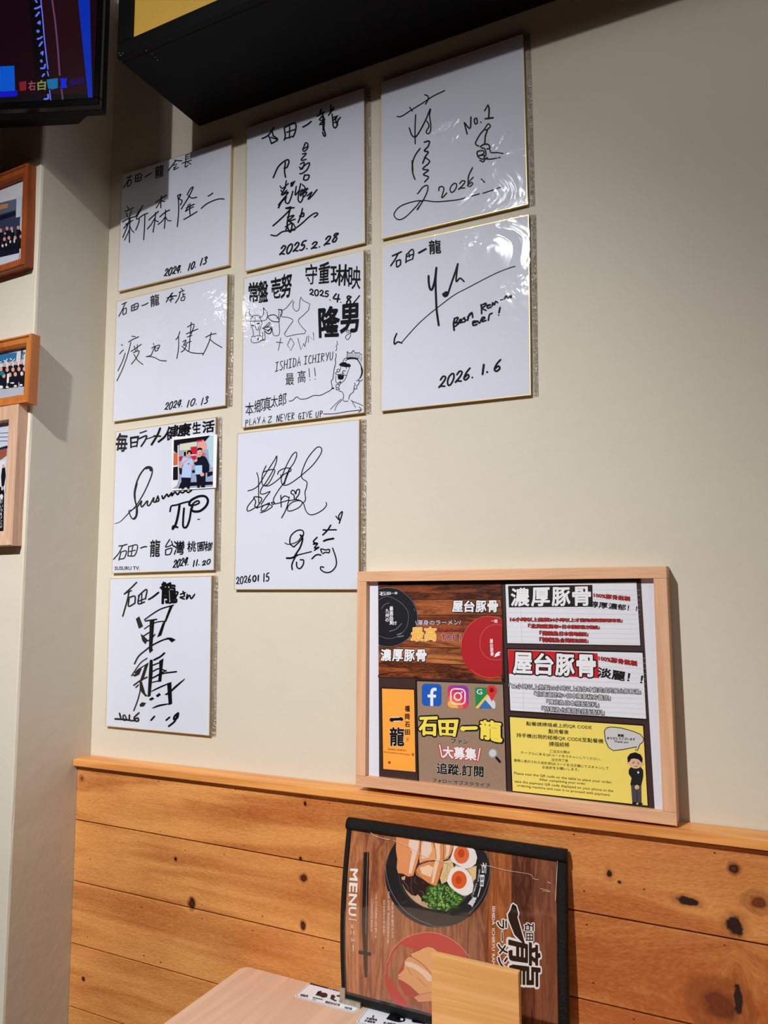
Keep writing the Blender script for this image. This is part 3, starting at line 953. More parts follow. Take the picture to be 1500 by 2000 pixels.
for k, (bx, bz, ba) in POS.items():
    Wd, Hd = (.272, .242) if k in 'AB' else (.242, .272)
    a = math.radians(ba); ca, sa = math.cos(a), math.sin(a); cx, cz = bx, Z0+bz
    def P3(u, v, y, Wd=Wd, Hd=Hd, ca=ca, sa=sa, cx=cx, cz=cz):   # u to the right, v downwards, 0..1 over the face
        X = (u-.5)*Wd; Z = (.5-v)*Hd; return (cx+ca*X-sa*Z, y, cz+sa*X+ca*Z)
    t = thing('signed_board', LAB[k], 'signed board', (cx, -.003, cz), 'autographed boards on the wall')
    b = MB(); e = .004
    for (q0, q1, ya, yb) in ((0, 1, -.0012, -BT),):
        V = []
        for (y, s) in ((-.0012, 0), (-BT+.0006, 0), (-BT, .0022)):
            V += [P3(s, s, y), P3(1-s, s, y), P3(1-s, 1-s, y), P3(s, 1-s, y)]
        F = [(3, 2, 1, 0)]
        for l in (0, 4):
            for i in range(4): j = (i+1) % 4; F.append((l+i, l+j, l+4+j, l+4+i))
        F.append((8, 9, 10, 11)); b.add(V, F)
    b.make('card', white_card, t)
    b = MB(); r = .0007   # gold rim folded round the edge
    ru, rv = r/Wd, r/Hd; o_ = .0003
    V = [P3(-o_/Wd, -o_/Hd, -.001), P3(1+o_/Wd, -o_/Hd, -.001), P3(1+o_/Wd, 1+o_/Hd, -.001), P3(-o_/Wd, 1+o_/Hd, -.001),
         P3(-o_/Wd, -o_/Hd, -BT-.0002), P3(1+o_/Wd, -o_/Hd, -BT-.0002), P3(1+o_/Wd, 1+o_/Hd, -BT-.0002), P3(-o_/Wd, 1+o_/Hd, -BT-.0002),
         P3(ru, rv, -BT-.0002), P3(1-ru, rv, -BT-.0002), P3(1-ru, 1-rv, -BT-.0002), P3(ru, 1-rv, -BT-.0002),
         P3(ru, rv, -BT), P3(1-ru, rv, -BT), P3(1-ru, 1-rv, -BT), P3(ru, 1-rv, -BT)]
    b.add(V, [(l+i, l+(i+1) % 4, l+4+(i+1) % 4, l+4+i) for l in (0, 4, 8) for i in range(4)]); b.make('gold_rim', gold, t)
    Hm = homog(QUAD[k], [(0, 0), (1, 0), (1, 1), (0, 1)])
    def mp(V, lift, P3=P3, Hm=Hm):
        return [P3(u, v, -BT-lift) for u, v in happly(Hm, V)]
    PEN = 1.2 if k in 'FH' else 1.12
    flat('handwriting', INK[k], SHEET[k], mp, .0003, ink, t); PEN = 1.0
    # clear sleeve: sheet in front, folded back to the wall round the board, with a crimped seam at the right
    amp, sc_ = WR[k]; rr = random.Random(ord(k)); ph = [rr.uniform(0, 6.28) for _ in range(8)]
    nu, nv = 36, 36; V = []; F = []
    for j in range(nv+1):
        for i in range(nu+1):
            u, v = i/nu, j/nv
            h = 0
            for q in range(4):
                an = ph[q]+q*.7; h += math.sin((math.cos(an)*u+math.sin(an)*v)*(9+5*q)+ph[q+4])/(1+q)
            env = math.sin(math.pi*u)*math.sin(math.pi*v)
            V.append(P3(-.006+u*1.012, -.004+v*1.008, -BT-.0010-max(0, .00045*amp*(h+1.4))*env**.5))
    for j in range(nv):
        for i in range(nu): q = j*(nu+1)+i; F.append((q, q+1, q+nu+2, q+nu+1))
    film = clear_film('plastic_sleeve_%s' % k.lower(), .07, .06+.04*(1-amp), amp*.95, sc_*.6)
    sl = obj('plastic_sleeve', V, F, film, t, smooth=True)
    V = [P3(1.006, -.004, -BT-.0008), P3(1.006, 1.004, -BT-.0008), P3(1.012, -.002, -.0012), P3(1.012, 1.004, -.0012), P3(1.042, 0, -.0009), P3(1.042, 1.006, -.0009)]
    n = 70; VV = []; FF = []
    for j in range(n+1):
        v = j/n; z = (j % 2)*.0005
        VV += [P3(1.006, -.004+v*1.008, -BT-.0008), P3(1.012, -.004+v*1.009, -.0016-z), P3(1.028, -.003+v*1.009, -.0022-z*1.5), P3(1.042, -.002+v*1.009, -.001-z)]
    for j in range(n):
        for i in range(3): q = j*4+i; FF.append((q, q+1, q+5, q+4))
    if k != 'A': obj('sealed_seam', VV, FF, seal, sl)
    if k == 'C':
        ph_t = thing('snapshot', 'small colour photo of two men posing outside a shop, stuck on a signed board', 'photo', P3(.8, .35, -BT-.003))
        def mp3(V, lift): return mp(V, lift+.0022)
        S = (330, 850, 15.0)
        def L(n_, d, l, c, nm='photo_print'): flat(nm, d, S, mp3, l, mat('snap_'+n_, c, rough=.3), ph_t)
        b = MB(); q = happly(Hm, [(330+140/15, 850+85/15), (330+1470/15, 850+15/15), (330+1425/15, 850+1570/15), (330+140/15, 850+1650/15)])
        V = [P3(u, v, -BT-.0012) for u, v in q]+[P3(u, v, -BT-.0022) for u, v in q]
        b.add(V, [(4, 5, 6, 7), (0, 1, 5, 4), (1, 2, 6, 5), (2, 3, 7, 6), (3, 0, 4, 7)]); b.make('photo_paper', mat('photo_paper', (240, 240, 246), rough=.3), ph_t)
        L('bg', 'P 195,175 1365,40 1340,1545 160,1600', .0001, (150, 165, 200))
        L('sky', 'P 1215,60 1365,40 1350,980 1280,960 1230,760 1210,440 1110,480 1120,240', .0002, (176, 208, 226))
        L('dark', 'P 195,175 1270,45 1120,215 860,215 370,290 345,340 320,310 300,560 250,540 195,480\nP 180,965 320,950 315,1340 175,1350\nP 350,980 440,1010 430,1180 370,1180\nP 730,1080 800,1040 830,1130 730,1140\nP 330,1600 400,1420 1340,1390 1340,1480 700,1520\nP 1180,1110 1340,1100 1330,1200 1180,1260', .0003, (18, 12, 22))
        L('orange', 'P 195,560 325,560 325,880 190,910\nP 1040,540 1150,590 1100,640 1040,620', .0004, (205, 105, 52))
        L('pink', 'P 880,190 1060,165 1180,310 1150,440 1080,520 1000,450 900,420 920,300\nP 450,520 560,520 560,640 450,640', .0004, (225, 160, 150))
        L('red', 'P 700,385 880,370 880,620 700,600\nP 355,655 455,650 440,760 355,800\nP 700,650 880,640 860,700 800,780 720,700\nP 870,190 1050,165 1040,215 960,225 880,240', .0005, (196, 30, 56))
        L('sign', 'P 380,300 870,230 880,360 690,380 680,470 370,480\nP 490,510 590,505 585,640 500,640', .0004, (205, 212, 190))
        L('white', 'P 180,930 320,915 320,950 180,970\nP 310,330 335,330 345,1400 325,1400\nP 860,880 880,620 700,640 720,600 880,600 890,700\nP 160,1350 330,1340 300,1500 160,1600', .0005, (226, 222, 226))
        L('trousers', 'P 420,1270 705,1275 690,1400 660,1600 590,1600 560,1450 500,1600 425,1610\nP 860,1210 1130,1200 1130,1400 1110,1560 1000,1560 975,1440 960,1570 885,1570', .0006, (14, 14, 34))
        L('jumper', 'P 900,680 960,690 1040,640 1120,660 1180,740 1240,900 1240,1080 1180,1120 1130,1140 1130,1220 850,1220 840,920 800,880 800,830 860,760', .0007, (16, 16, 40))
        L('shirt', 'P 480,690 560,690 640,720 700,730 770,790 780,900 720,1000 720,1110 705,1280 420,1270 450,1080 480,900 430,860 440,740', .0007, (176, 196, 240))
        L('skin', 'E 655,600 58,92\nE 965,570 70,105\nP 370,940 420,850 540,780 600,730 660,740 560,800 480,880 410,1010\nP 680,850 720,880 760,1010 730,1060 700,960\nP 810,760 900,740 890,800 830,830 800,800\nE 1035,1185 62,55', .0009, (226, 164, 150))
        L('paper', 'P 835,925 1035,915 1035,1170 830,1190', .0008, (168, 204, 232))
        L('hair', 'P 590,600 585,530 620,485 690,475 740,530 735,590 700,590 690,540 640,530 610,600\nP 890,490 895,430 960,400 1030,420 1040,500 1010,460 920,470\n12 620,575 640,572\n12 675,575 700,572\n10 930,550 955,548\n10 985,545 1010,542\n8 625,640 680,640\n10 930,620 1000,610\nP 600,880 660,850 650,890', .0010, (16, 12, 20))
# ------------------------------------------------------------------ picture frames
def frame_rails(name_parent, x0, x1, z0, z1, yb, depth, bw, prof, m, rot=0.0, lean=0.0):
    """four mitred rails; prof = [(inset from the outer edge, y out of the wall)]"""
    cx, cz = (x0+x1)/2, (z0+z1)/2; hw, hh = (x1-x0)/2, (z1-z0)/2; ca, sa = math.cos(rot), math.sin(rot)
    def W(x, y, z): return (cx+ca*x-sa*z, yb-y-lean*(z+hh), cz+sa*x+ca*z)
    co = [(-1, 1), (1, 1), (1, -1), (-1, -1)]
    for k in range(4):
        V = []; n = len(prof)
        for c in (co[k], co[(k+1) % 4]):
            for (s, y) in prof: V.append(W(c[0]*(hw-s), y, c[1]*(hh-s)))
        F = [(i, (i+1) % n, n+(i+1) % n, n+i) for i in range(n)]+[tuple(range(n))[::-1], tuple(range(n, 2*n))]
        o = obj('frame_rail', V, F, m, name_parent)
    return W
fm1 = wood('cherry_frame_wood', (172, 92, 48), (128, 56, 26), 'z', 26, 10, .28, fine=.2, bump=.12, ring=.5)
fm2 = wood('honey_frame_wood', (206, 132, 68), (172, 92, 40), 'z', 26, 10, .28, fine=.2, bump=.12, ring=.5)
fm3 = wood('pale_pink_frame_wood', (226, 190, 164), (200, 158, 132), 'z', 40, 16, .45, fine=.3, bump=.2, ring=.8)
pr1 = [(0, 0), (0, .017), (.0015, .020), (.004, .020), (.006, .0175), (.014, .0165), (.0185, .0125), (.0195, .009), (.0195, 0)]
pr3 = [(0, 0), (0, .0185), (.0012, .020), (.0245, .018), (.026, .016), (.026, .006), (.026, 0)]
def picture(label, x1, wd, z1, z0, prof, m, rot, prints, bw):
    x0 = x1-wd; t = thing('picture_frame', label, 'picture frame', (x0+wd/2, -PD, z0), 'framed photos on the pilaster')
    W = frame_rails(t, x0, x1, z0, z1, -PD-.0004, .02, bw, prof, m, rot)
    hw, hh = wd/2-bw+.001, (z1-z0)/2-bw+.001
    obj('photo_mount', [W(-hw, .005, hh), W(hw, .005, hh), W(hw, .005, -hh), W(-hw, .005, -hh)], [(0, 1, 2, 3)], mat('mount_paper', (214, 214, 222), rough=.5), t)
    yy = -PD-.0056
    xm = x0+bw+.0015      # the print ends at the mount's hidden edge
    def mp(V, lift):
        P = [cast(x, y, yy-lift) for x, y in V]; return [(max(p[0], xm), p[1], p[2]) for p in P]
    for i, (c, d) in enumerate(prints):
        flat('photo_print', d, (0, 0, 1), mp, .0003+.00012*i, mat('framed_print_%d_%d_%d' % c, c, rough=.35), t)
    obj('glass_pane', [W(-hw, .0078, hh), W(hw, .0078, hh), W(hw, .0078, -hh), W(-hw, .0078, -hh)], [(0, 1, 2, 3)], clear_film('picture_glass', .04, .03), t)
def crowd(seed, x0, x1, y0, y1, rows, r, sl):
    """rows of heads and dark bodies: two outline lists"""
    rr = random.Random(seed); H = []; B = []
    for k in range(rows):
        n = int((x1-x0)/(r*2.3)); yy = y0+(y1-y0)*k/max(1, rows-1)
        for i in range(n):
            x = x0+(i+.5+.5*(k % 2))*(x1-x0)/n+rr.uniform(-.6, .6)*r*.4; y = yy+sl*(x-x0)+rr.uniform(-.3, .3)*r
            H.append('E %.1f,%.1f %.2f,%.2f' % (x, y, r*.62, r*.85))
            B.append('P %.1f,%.1f %.1f,%.1f %.1f,%.1f %.1f,%.1f %.1f,%.1f' % (x-r*.7, y+r*.8, x+r*.7, y+r*.8, x+r*1.2, y+r*1.6, x+r*1.1, y+r*5, x-r*1.1, y+r*5))
    return H, B
# positions come from the photograph; the parts left of the frame are carried on
H1, B1 = crowd(1, -90, 40, 460, 478, 2, 4.5, -.12)
picture('reddish cherry wood frame with a group photo, topmost of the three', -.4765, .27, Z0+.0695, Z0-.125, pr1, fm1, math.radians(1.2), [
 ((56, 62, 92), 'P -150,440 32,388 41,385 36,497 -150,550'),
 ((196, 206, 224), 'P 32,385 44,380 41,423 31,425'),
 ((98, 104, 128), 'P -150,445 32,388 30,410 -150,465'), ((190, 140, 96), 'P -120,428 16,397 15,406 -120,440'),
 ((20, 24, 46), 'P -150,470 30,412 30,420 -150,480\nP -150,520 38,468 37,495 -150,545'),
 ((18, 16, 30), '\n'.join(B1)), ((214, 158, 148), '\n'.join(H1)),
 ((224, 224, 232), 'E 12,478 1.8,3\nE 20,472 1.6,3\nE 5,480 2,3\nE 28,470 1.5,5\nE 24,452 1.4,2\nE 10,456 1.2,2'),
 ((206, 212, 228), 'P -150,540 38,494 36,508 -150,560')], .0195)
H2, B2 = crowd(2, -80, 48, 716, 738, 3, 5.0, -.06)
picture('honey coloured wood frame with a group photo, middle of the three, overhanging the corner', -.4485, .20, Z0-.2515, Z0-.3765, pr1, fm2, math.radians(-.6), [
 ((178, 182, 196), 'P -120,722 51,676 46,768 -120,810'),
 ((204, 210, 222), 'P -120,715 51,675 49,712 -120,740'), ((48, 112, 158), 'P -120,712 33,688 31,706 -120,730'), ((238, 236, 236), 'Q ラーメン 0.04 -20,706 29,698 28,708 -20,716'),
 ((40, 54, 96), 'Q 豚骨らー .04 41,680 49,678 48,702 40,704'),
 ((20, 20, 34), '\n'.join(B2)), ((216, 166, 148), '\n'.join(H2)),
 ((30, 120, 132), 'E 4,729 4,5'), ((230, 230, 234), 'E 14,756 3,2\nE 30,754 3,2\nE 2,756 4,3\nE 41,752 3,2\nP 14,730 18,730 17,748 13,748\nE 24,748 4,1.4\nE 42,730 1.6,4')], .0195)
picture('chunky pale pinkish wood frame with a street photo, lowest of the three', -.472, .24, Z0-.3768, Z0-.6252, pr3, fm3, 0, [
 ((198, 206, 226), 'P -120,830 20,818 10,962 -120,975'),
 ((150, 84, 70), 'P 0,880 4,872 14,874 13,890 2,898 -60,905 -60,880'), ((28, 34, 58), 'P 1,874 14,870 16,875 6,877 -4,880 -60,884 -60,880\n1 -60,850 17,845\n1 -60,856 17,853\n1 -60,862 16,861'),
 ((222, 222, 228), 'P -60,905 11,900 10,960 -60,968'), ((14, 14, 20), 'P 4,914 10,913 11,930 8,950 3,950 2,930\nP -8,918 -2,917 -2,952 -9,953\nP -60,958 8,950 6,1038 -60,1042'),
 ((216, 164, 146), 'E 6.5,910 2.5,3.4\nE -5,913 2.5,3.4'), ((224, 226, 236), 'E 4,954 1.4,4\nE 8,953 1.4,4\nE 3,970 3,5'),
 ((232, 232, 236), 'Q お 0 -1,975 6,973 5,982 -1,984\nQ い 0 0,986 6,985 5,991 0,992\nQ う 0 0,994 5,993 5,999 0,1000\nQ ー 0 1,1001 3,1001 3,1007 1,1007\nQ メ 0 0,1008 5,1007 4,1013 0,1014\nQ ン 0 0,1015 5,1014 4,1020 0,1021\nQ へ 0 0,1022 5,1021 4,1025 0,1026\nQ の 0 0,1027 4,1026 4,1031 0,1032')], .026)
# ------------------------------------------------------------------ black sign box above the boards
blk = mat('matt_black_panel', (5, 5, 9), rough=.6, spec=.18)
bx = thing('sign_box', 'large black box sign with an orange face, hung on the wall above the signed boards', 'sign box', (.35, -.1, Z0+.176))
BX0, BX1, BY, BZ0, BZ1 = -.2373, .98, -.208, Z0+.176, Z0+.66
b = MB(); b.box(BX0, BX1, BY+.012, -.001, BZ0, BZ1, .0015); b.make('case', blk, bx)
for nm, a in (('frame_edge', (BX0, BX1, BZ0, BZ0+.0255)), ('frame_edge', (BX0, BX1, BZ1-.025, BZ1)), ('frame_edge', (BX0, BX0+.031, BZ0+.0258, BZ1-.0253)), ('frame_edge', (BX1-.03, BX1, BZ0+.0258, BZ1-.0253))):
    b = MB(); b.box(a[0], a[1], BY, BY+.0118, a[2], a[3], .001); b.make(nm, blk, bx)
b = MB(); b.box(BX0+.0312, BX1-.0302, BY+.006, BY+.0116, BZ0+.0258, BZ1-.0253); b.make('sign_face', mat('orange_sign_print', (255, 205, 90), rough=.5, vary=(40, .03)), bx)
b = MB()
for (px, py, r_) in ((236,108,1.6),(240,104,1),(286,99,1.5),(297,105,1),(303,112,1.2),(308,117,1),(233,104,1)):
    c = cast_z(px, py, BZ0); b.box(c[0]-r_*.0009, c[0]+r_*.0009, c[1]-.0006, c[1]+.0006, BZ0-.0004, BZ0)
b.make('chipped_paint', mat('bare_chip', (150, 150, 160), rough=.6), bx)
# ------------------------------------------------------------------ television
K = Vector((-.283, -.2, Z0+.113)); ax = Vector((-.925, -.380, 0)).normalized(); bk = Vector((-.380, .925, 0)).normalized(); uz = Vector((0, 0, 1))
def TVP(s, t, z): return tuple(K+ax*s+bk*t+uz*z)
TW, TH = .73, .43
gloss = mat('glossy_black_bezel', (3, 3, 4), rough=.15, spec=.25); tvb = mat('television_back', (5, 5, 7), rough=.6, spec=.2)
tv = thing('television', 'flat screen television angled out from the pilaster, showing a dark picture with blue bands', 'television', TVP(TW/2, .03, 0))
def hexa(P, m, name, par):   # eight corners, front four then back four
    obj(name, P, [(0, 1, 2, 3), (7, 6, 5, 4), (0, 4, 5, 1), (1, 5, 6, 2), (2, 6, 7, 3), (3, 7, 4, 0)], m, par)
def tbox(name, s0, s1, t0, t1, z0, z1, m, bev=.0):
    b = MB(); R = Matrix((ax, bk, uz)).transposed()
    b.box(s0, s1, t0, t1, z0, z1, bev, R, K); return b.make(name, m, tv)
tbox('bezel', 0, TW, 0, .012, 0, .0135, gloss, .0015); tbox('bezel', 0, TW, 0, .012, TH-.011, TH, gloss, .0015)
tbox('bezel', 0, .0105, 0, .012, .0137, TH-.0112, gloss, .0015); tbox('bezel', TW-.0105, TW, 0, .012, .0137, TH-.0112, gloss, .0015)
tbox('rear_cover', .001, TW-.001, .0122, .032, .001, TH-.001, tvb, .004)
q = .0
P = [TVP(.035, .0322, .004), TVP(TW-.035, .0322, .004), TVP(TW-.035, .0322, .3), TVP(.035, .0322, .3), TVP(.075, .078, .02), TVP(TW-.075, .078, .02), TVP(TW-.075, .078, .27), TVP(.075, .078, .27)]
hexa(P, tvb, 'rear_housing', tv)
b = MB(); b.box(-.62, -.52, -.262, -PD-.001, Z0+.22, Z0+.32, .004); b.make('wall_bracket', tvb, tv)
scr = MB(); V = [TVP(.0108, .003, .0138), TVP(TW-.0108, .003, .0138), TVP(TW-.0108, .003, TH-.0113), TVP(.0108, .003, TH-.0113)]
sc_o = obj('screen', V, [(0, 1, 2, 3)], mat('screen_dark', (20, 1, 9), rough=.25, emit=1), tv)
def tvmap(V, lift):
    P0 = np.array(TVP(0, .003-lift, 0)); n = np.array(bk); out = []
    for px, py in V:
        d = FW*FPX + RT*(px-750) - UP*(py-1000); out.append(tuple(CAM+d*(np.dot(P0-CAM, n)/np.dot(d, n))))
    return out
ST = (0, 0, 6.818)
def scrn(nm, c, e, d, l): flat(nm, d, ST, tvmap, l, mat('screen_'+'%d_%d_%d' % c, c, rough=.3, emit=e), sc_o)
scrn('picture_area', (30, 3, 12), 1, 'P 560,0 1045,0 1160,1290 680,1310\nP -900,-500 1040,-500 1040,0 -900,0', .0001)
scrn('picture_area', (0, 0, 4), 1, 'P 380,0 545,0 650,1040 480,1040\nP -900,1290 1160,1250 1230,1310 -900,1420', .0002)
scrn('picture_area', (0, 78, 190), 1, 'P -900,930 190,875 202,1208 -900,1260', .0003)
scrn('picture_area', (8, 14, 176), 1, 'P -900,1262 204,1208 228,1200 235,1275 200,1285 -900,1345', .00025)
scrn('picture_area', (2, 40, 160), 1, 'P 1000,-500 1185,-500 1195,0 1230,1300 1172,1300 1040,0', .0003)
scrn('picture_line', (92, 108, 224), 1, """16 520,-500 545,0 565,200 590,500 620,780 638,920
16 630,950 645,1010
14 660,1200 675,1330
22 470,0 490,30
26 465,115 500,105 540,85
26 480,215 520,165
24 505,310 530,285 530,320
P 485,400 520,395 530,425 500,440 485,420
24 500,520 540,505 560,490
26 525,610 560,560
22 545,710 570,690 565,730
P 530,800 560,790 570,825 545,835
24 545,910 590,905 600,860
24 565,1015 590,985
24 590,1320 640,1310 640,1260""", .0004)
scrn('picture_line', (92, 58, 92), 1, '22 640,-500 695,0 730,250 770,650 795,1000\n20 820,1190 835,1325', .0004)
scrn('caption', (112, 22, 34), 1, 'P 255,1090 350,1080 350,1200 265,1215', .0005)
scrn('caption', (130, 66, 80), 1, 'Q 右 .04 375,1080 475,1075 470,1200 380,1205', .0005)
scrn('caption', (112, 128, 70), 1, 'Q 白 .05 500,1075 610,1065 605,1195 505,1200', .0005)
scrn('caption', (18, 100, 150), 1, 'P 620,1060 770,1040 770,1170 700,1190 640,1180', .0005)
scrn('caption', (14, 36, 200), 1, 'P 795,1045 895,1040 880,1100 895,1170 800,1175 815,1110', .0005)
scrn('caption', (26, 6, 70), 1, 'P 920,1060 1120,1030 1130,1100 930,1150', .0005)
# ------------------------------------------------------------------ framed notice standing on the cap rail
PZT, PZB = Z0-.676, Z0-.9945
def pyy(z, d): return -(d+.0055*(PZT-z)/(PZT-PZB))
po = thing('framed_notice', 'wide pale wood frame holding a restaurant notice of ramen panels, standing on the wainscot ledge', 'framed notice', (.345, -.02, PZB))
fw = wood('raw_pine_frame', (230, 186, 150), (206, 154, 118), 'x', 24, 12, .55, fine=.25, bump=.25, ring=.6)
fwz = wood('raw_pine_frame_upright', (230, 186, 150), (206, 154, 118), 'z', 24, 12, .55, fine=.25, bump=.25, ring=.6)
def rail(x0, x1, z0, z1, m):
    b = MB(); b.box(x0, x1, 0, 1, z0, z1, 0.0)
    b = MB(); b.box(x0, x1, .0015, .031, z0, z1, .0007)
    b.v = [(v[0], pyy(v[2], v[1]), v[2]) for v in b.v]; b.f = [tuple(reversed(f)) for f in b.f]; b.make('frame_rail', m, po)
rail(.1205, .5695, PZT-.0155, PZT, fw); rail(.1205, .5695, PZB, PZB+.0152, fw)
rail(.1205, .1368, PZB+.0154, PZT-.0157, fwz); rail(.5532, .5695, PZB+.0154, PZT-.0157, fwz)
def quadp(name, x0, x1, z0, z1, d, m, par=po): return obj(name, [(x0, pyy(z1, d), z1), (x0, pyy(z0, d), z0), (x1, pyy(z0, d), z0), (x1, pyy(z1, d), z1)], [(0, 1, 2, 3)], m, par)
PD0 = .0215
quadp('white_backing', .1366, .5534, PZB+.015, PZT-.0155, PD0, mat('poster_white', (222, 226, 240), rough=.45))
def surf(yf):
    def mp(V, lift):
        out = []
        for px, py in V:
            d = FW*FPX + RT*(px-750) - UP*(py-1000); y = -.03
            for _ in range(5):
                p = CAM+d*((y-CAM[1])/d[1]); y = yf(p[0], p[2])-lift
            out.append(tuple(CAM+d*((y-CAM[1])/d[1])))
        return out
    return mp
pmap = surf(lambda x, z: pyy(z, PD0+.0004))
S3 = (690, 1090, 4.5455); S4 = (970, 1100, 3.947); S5 = (690, 1310, 4.6875); S6 = (970, 1380, 3.947); S0 = (0, 0, 1)
def pp(nm, c, S, d, l, par, m=None, rough=.4): return flat(nm, d, S, pmap, l*.00008, m or mat('print_%d_%d_%d' % c, c, rough=rough), par)
sheet_ = pp('printed_sheet', (64, 44, 42), S0, 'P 738.5,1134 1251,1124 1278.5,1581.5 740.5,1523', 1, po)
K_ = (12, 10, 14); W_ = (236, 238, 246)
pp('panel_borders', K_, S0, """P 738.5,1134 1251,1124 1251.5,1132 738.5,1142
P 738.5,1318 985,1325 985,1332 738.5,1323
3! 979.5,1139 985.5,1333
2.2! 986,1140.5 1244,1135.5 1251.6,1261.6 990,1257 986,1140.5
3! 990.8,1267 1256,1273.5 1263.5,1405.5 995.5,1388.8 990.8,1267
3! 994.3,1399 1257.2,1416.5 1266.2,1575 1000,1546 994.3,1399
2.2! 745,1343.5 809.5,1346 812.5,1509 747.6,1503 745,1343.5
3.4! 813,1329 983,1336 989.5,1547
3! 813,1329 817,1527""", 2, sheet_)
def spaced(nm, S, txt, q, off, oo, cf, co, lv, par, fill=.86):
    c = [tuple(float(a) for a in p.split(',')) for p in q.split()]; n = len(txt); o1 = []; o2 = []
    L_ = lambda a, b_, t: (a[0]+(b_[0]-a[0])*t, a[1]+(b_[1]-a[1])*t)
    for i, ch in enumerate(txt):
        t0 = (i+(1-fill)/2)/n; t1 = (i+1-(1-fill)/2)/n; P = [L_(c[0], c[1], t0), L_(c[0], c[1], t1), L_(c[3], c[2], t1), L_(c[3], c[2], t0)]
        P = ' '.join('%.1f,%.1f' % p for p in P); o1.append('B %s %s %s' % (ch, oo, P)); o2.append('Q %s %s %s' % (ch, off, P))
    pp(nm+'_outline', co, S, '\n'.join(o1), lv, par); pp(nm, cf, S, '\n'.join(o2), lv+1, par)
# panel one: bowls on boards
bw = [((176, 92, 50), (40, 16, 12)), ((222, 130, 74), (84, 36, 20)), ((204, 110, 60), (74, 30, 18)), ((224, 134, 80), (96, 44, 24)), ((234, 146, 88), (92, 42, 22)), ((214, 116, 60), (50, 18, 12))]
ys = [(235, 368), (371, 503), (506, 640), (642, 782), (785, 923), (926, 1060)]
p1 = pp('bowl_picture', (60, 28, 16), S0, 'P 739.5,1141.5 978,1140 982,1326 740,1319', 3, po)
for i, ((a, c_), (y0, y1)) in enumerate(zip(bw, ys)):
    s = .016*(i-1.0)
    pp('pictured_board', K_, S3, 'P 226,%d 1308,%d 1320,%d 226,%d' % (y0, y0+s*1080*.55, min(y1, 1074)+s*1080*.55, y1-6*(i == 5)), 4, p1, wood('printed_board_%d' % i, a, c_, 'x', 70, 7, .4, fine=.5, bump=0, ring=.5))
pp('black_bowl', (22, 22, 30), S3, 'E 310,523 262,262 xmin=226', 5, p1)
pp('bowl_highlight', (118, 124, 146), S3, """3 226,275 300,262 400,278 480,335 540,410 570,510 560,600 510,690 430,755 330,785 228,778
3 226,372 300,340 400,380 470,450 490,520 470,620 400,690 320,715 226,690
4 250,450 275,415 320,398
6 320,650 380,630 430,580
8 390,680 430,665
10 400,700 445,690
3 540,450 545,470""", 6, p1)
pp('bowl_lettering', W_, S3, """Q 石田一龍 .03 230,298 392,300 390,320 232,335
Q 最 .04 322,430 354,430 354,468 322,468
Q 高 .04 322,470 354,470 354,508 322,508
Q 品 .04 322,511 354,511 354,548 322,548
Q 質 .04 322,552 354,552 354,592 322,592
Q 九 .04 286,450 316,450 316,485 286,485
Q 州 .04 286,490 316,490 316,528 286,528
Q の .04 286,535 316,535 316,565 286,565
Q !! .04 356,565 382,562 380,592 356,592""", 7, p1)
pp('red_bowl', (176, 30, 38), S3, 'E 1200,792 246,280 xmax=1322', 5, p1)
pp('bowl_highlight', (226, 116, 110), S3, """3 1322,540 1200,516 1100,540 1010,620 965,720 957,800
3 1322,900 1260,905 1180,880 1130,800 1130,700 1180,620 1260,590 1322,600
3 1040,990 1120,1040 1200,1062 1310,1055""", 6, p1)
pp('bowl_lettering', W_, S3, """Q 一龍 .03 1225,545 1280,545 1280,575 1225,572
Q 屋 .04 1212,720 1240,720 1240,755 1212,755
Q 台 .04 1214,758 1242,758 1242,793 1214,793
Q 豚 .04 1216,796 1244,796 1244,831 1216,831
Q 骨 .04 1218,834 1246,834 1246,869 1218,869
P 1250,880 1262,850 1290,830 1310,835 1295,850 1305,860 1275,872""", 7, p1)
def outlined(nm, S, txt, q, off, oo, cf, co, lv, par):
    pp(nm+'_outline', co, S, 'B %s %s %s' % (txt, oo, q), lv, par); pp(nm, cf, S, 'Q %s %s %s' % (txt, off, q), lv+1, par)
spaced('title', S3, '屋台豚骨', '876,382 1290,378 1290,478 872,476', .06, .17, W_, K_, 8, p1)
spaced('title', S3, '濃厚豚骨', '240,810 655,815 655,915 236,912', .06, .17, W_, K_, 8, p1)
pp('slogan', (206, 212, 236), S3, 'Q \\渾身のラーメン/ .02 550,552 955,548 955,592 550,596', 8, p1)
outlined('slogan', S3, '最高', '518,616 735,616 735,735 515,735', .03, .09, (246, 178, 60), (250, 236, 190), 8, p1)
outlined('slogan', S3, '北九州ラーメン', '742,622 985,620 985,655 742,660', .02, .07, (176, 40, 60), (90, 14, 26), 8, p1)
outlined('slogan', S3, 'TOP_1', '782,682 955,680 955,732 782,732', .04, .1, (140, 22, 44), (236, 214, 220), 8, p1)
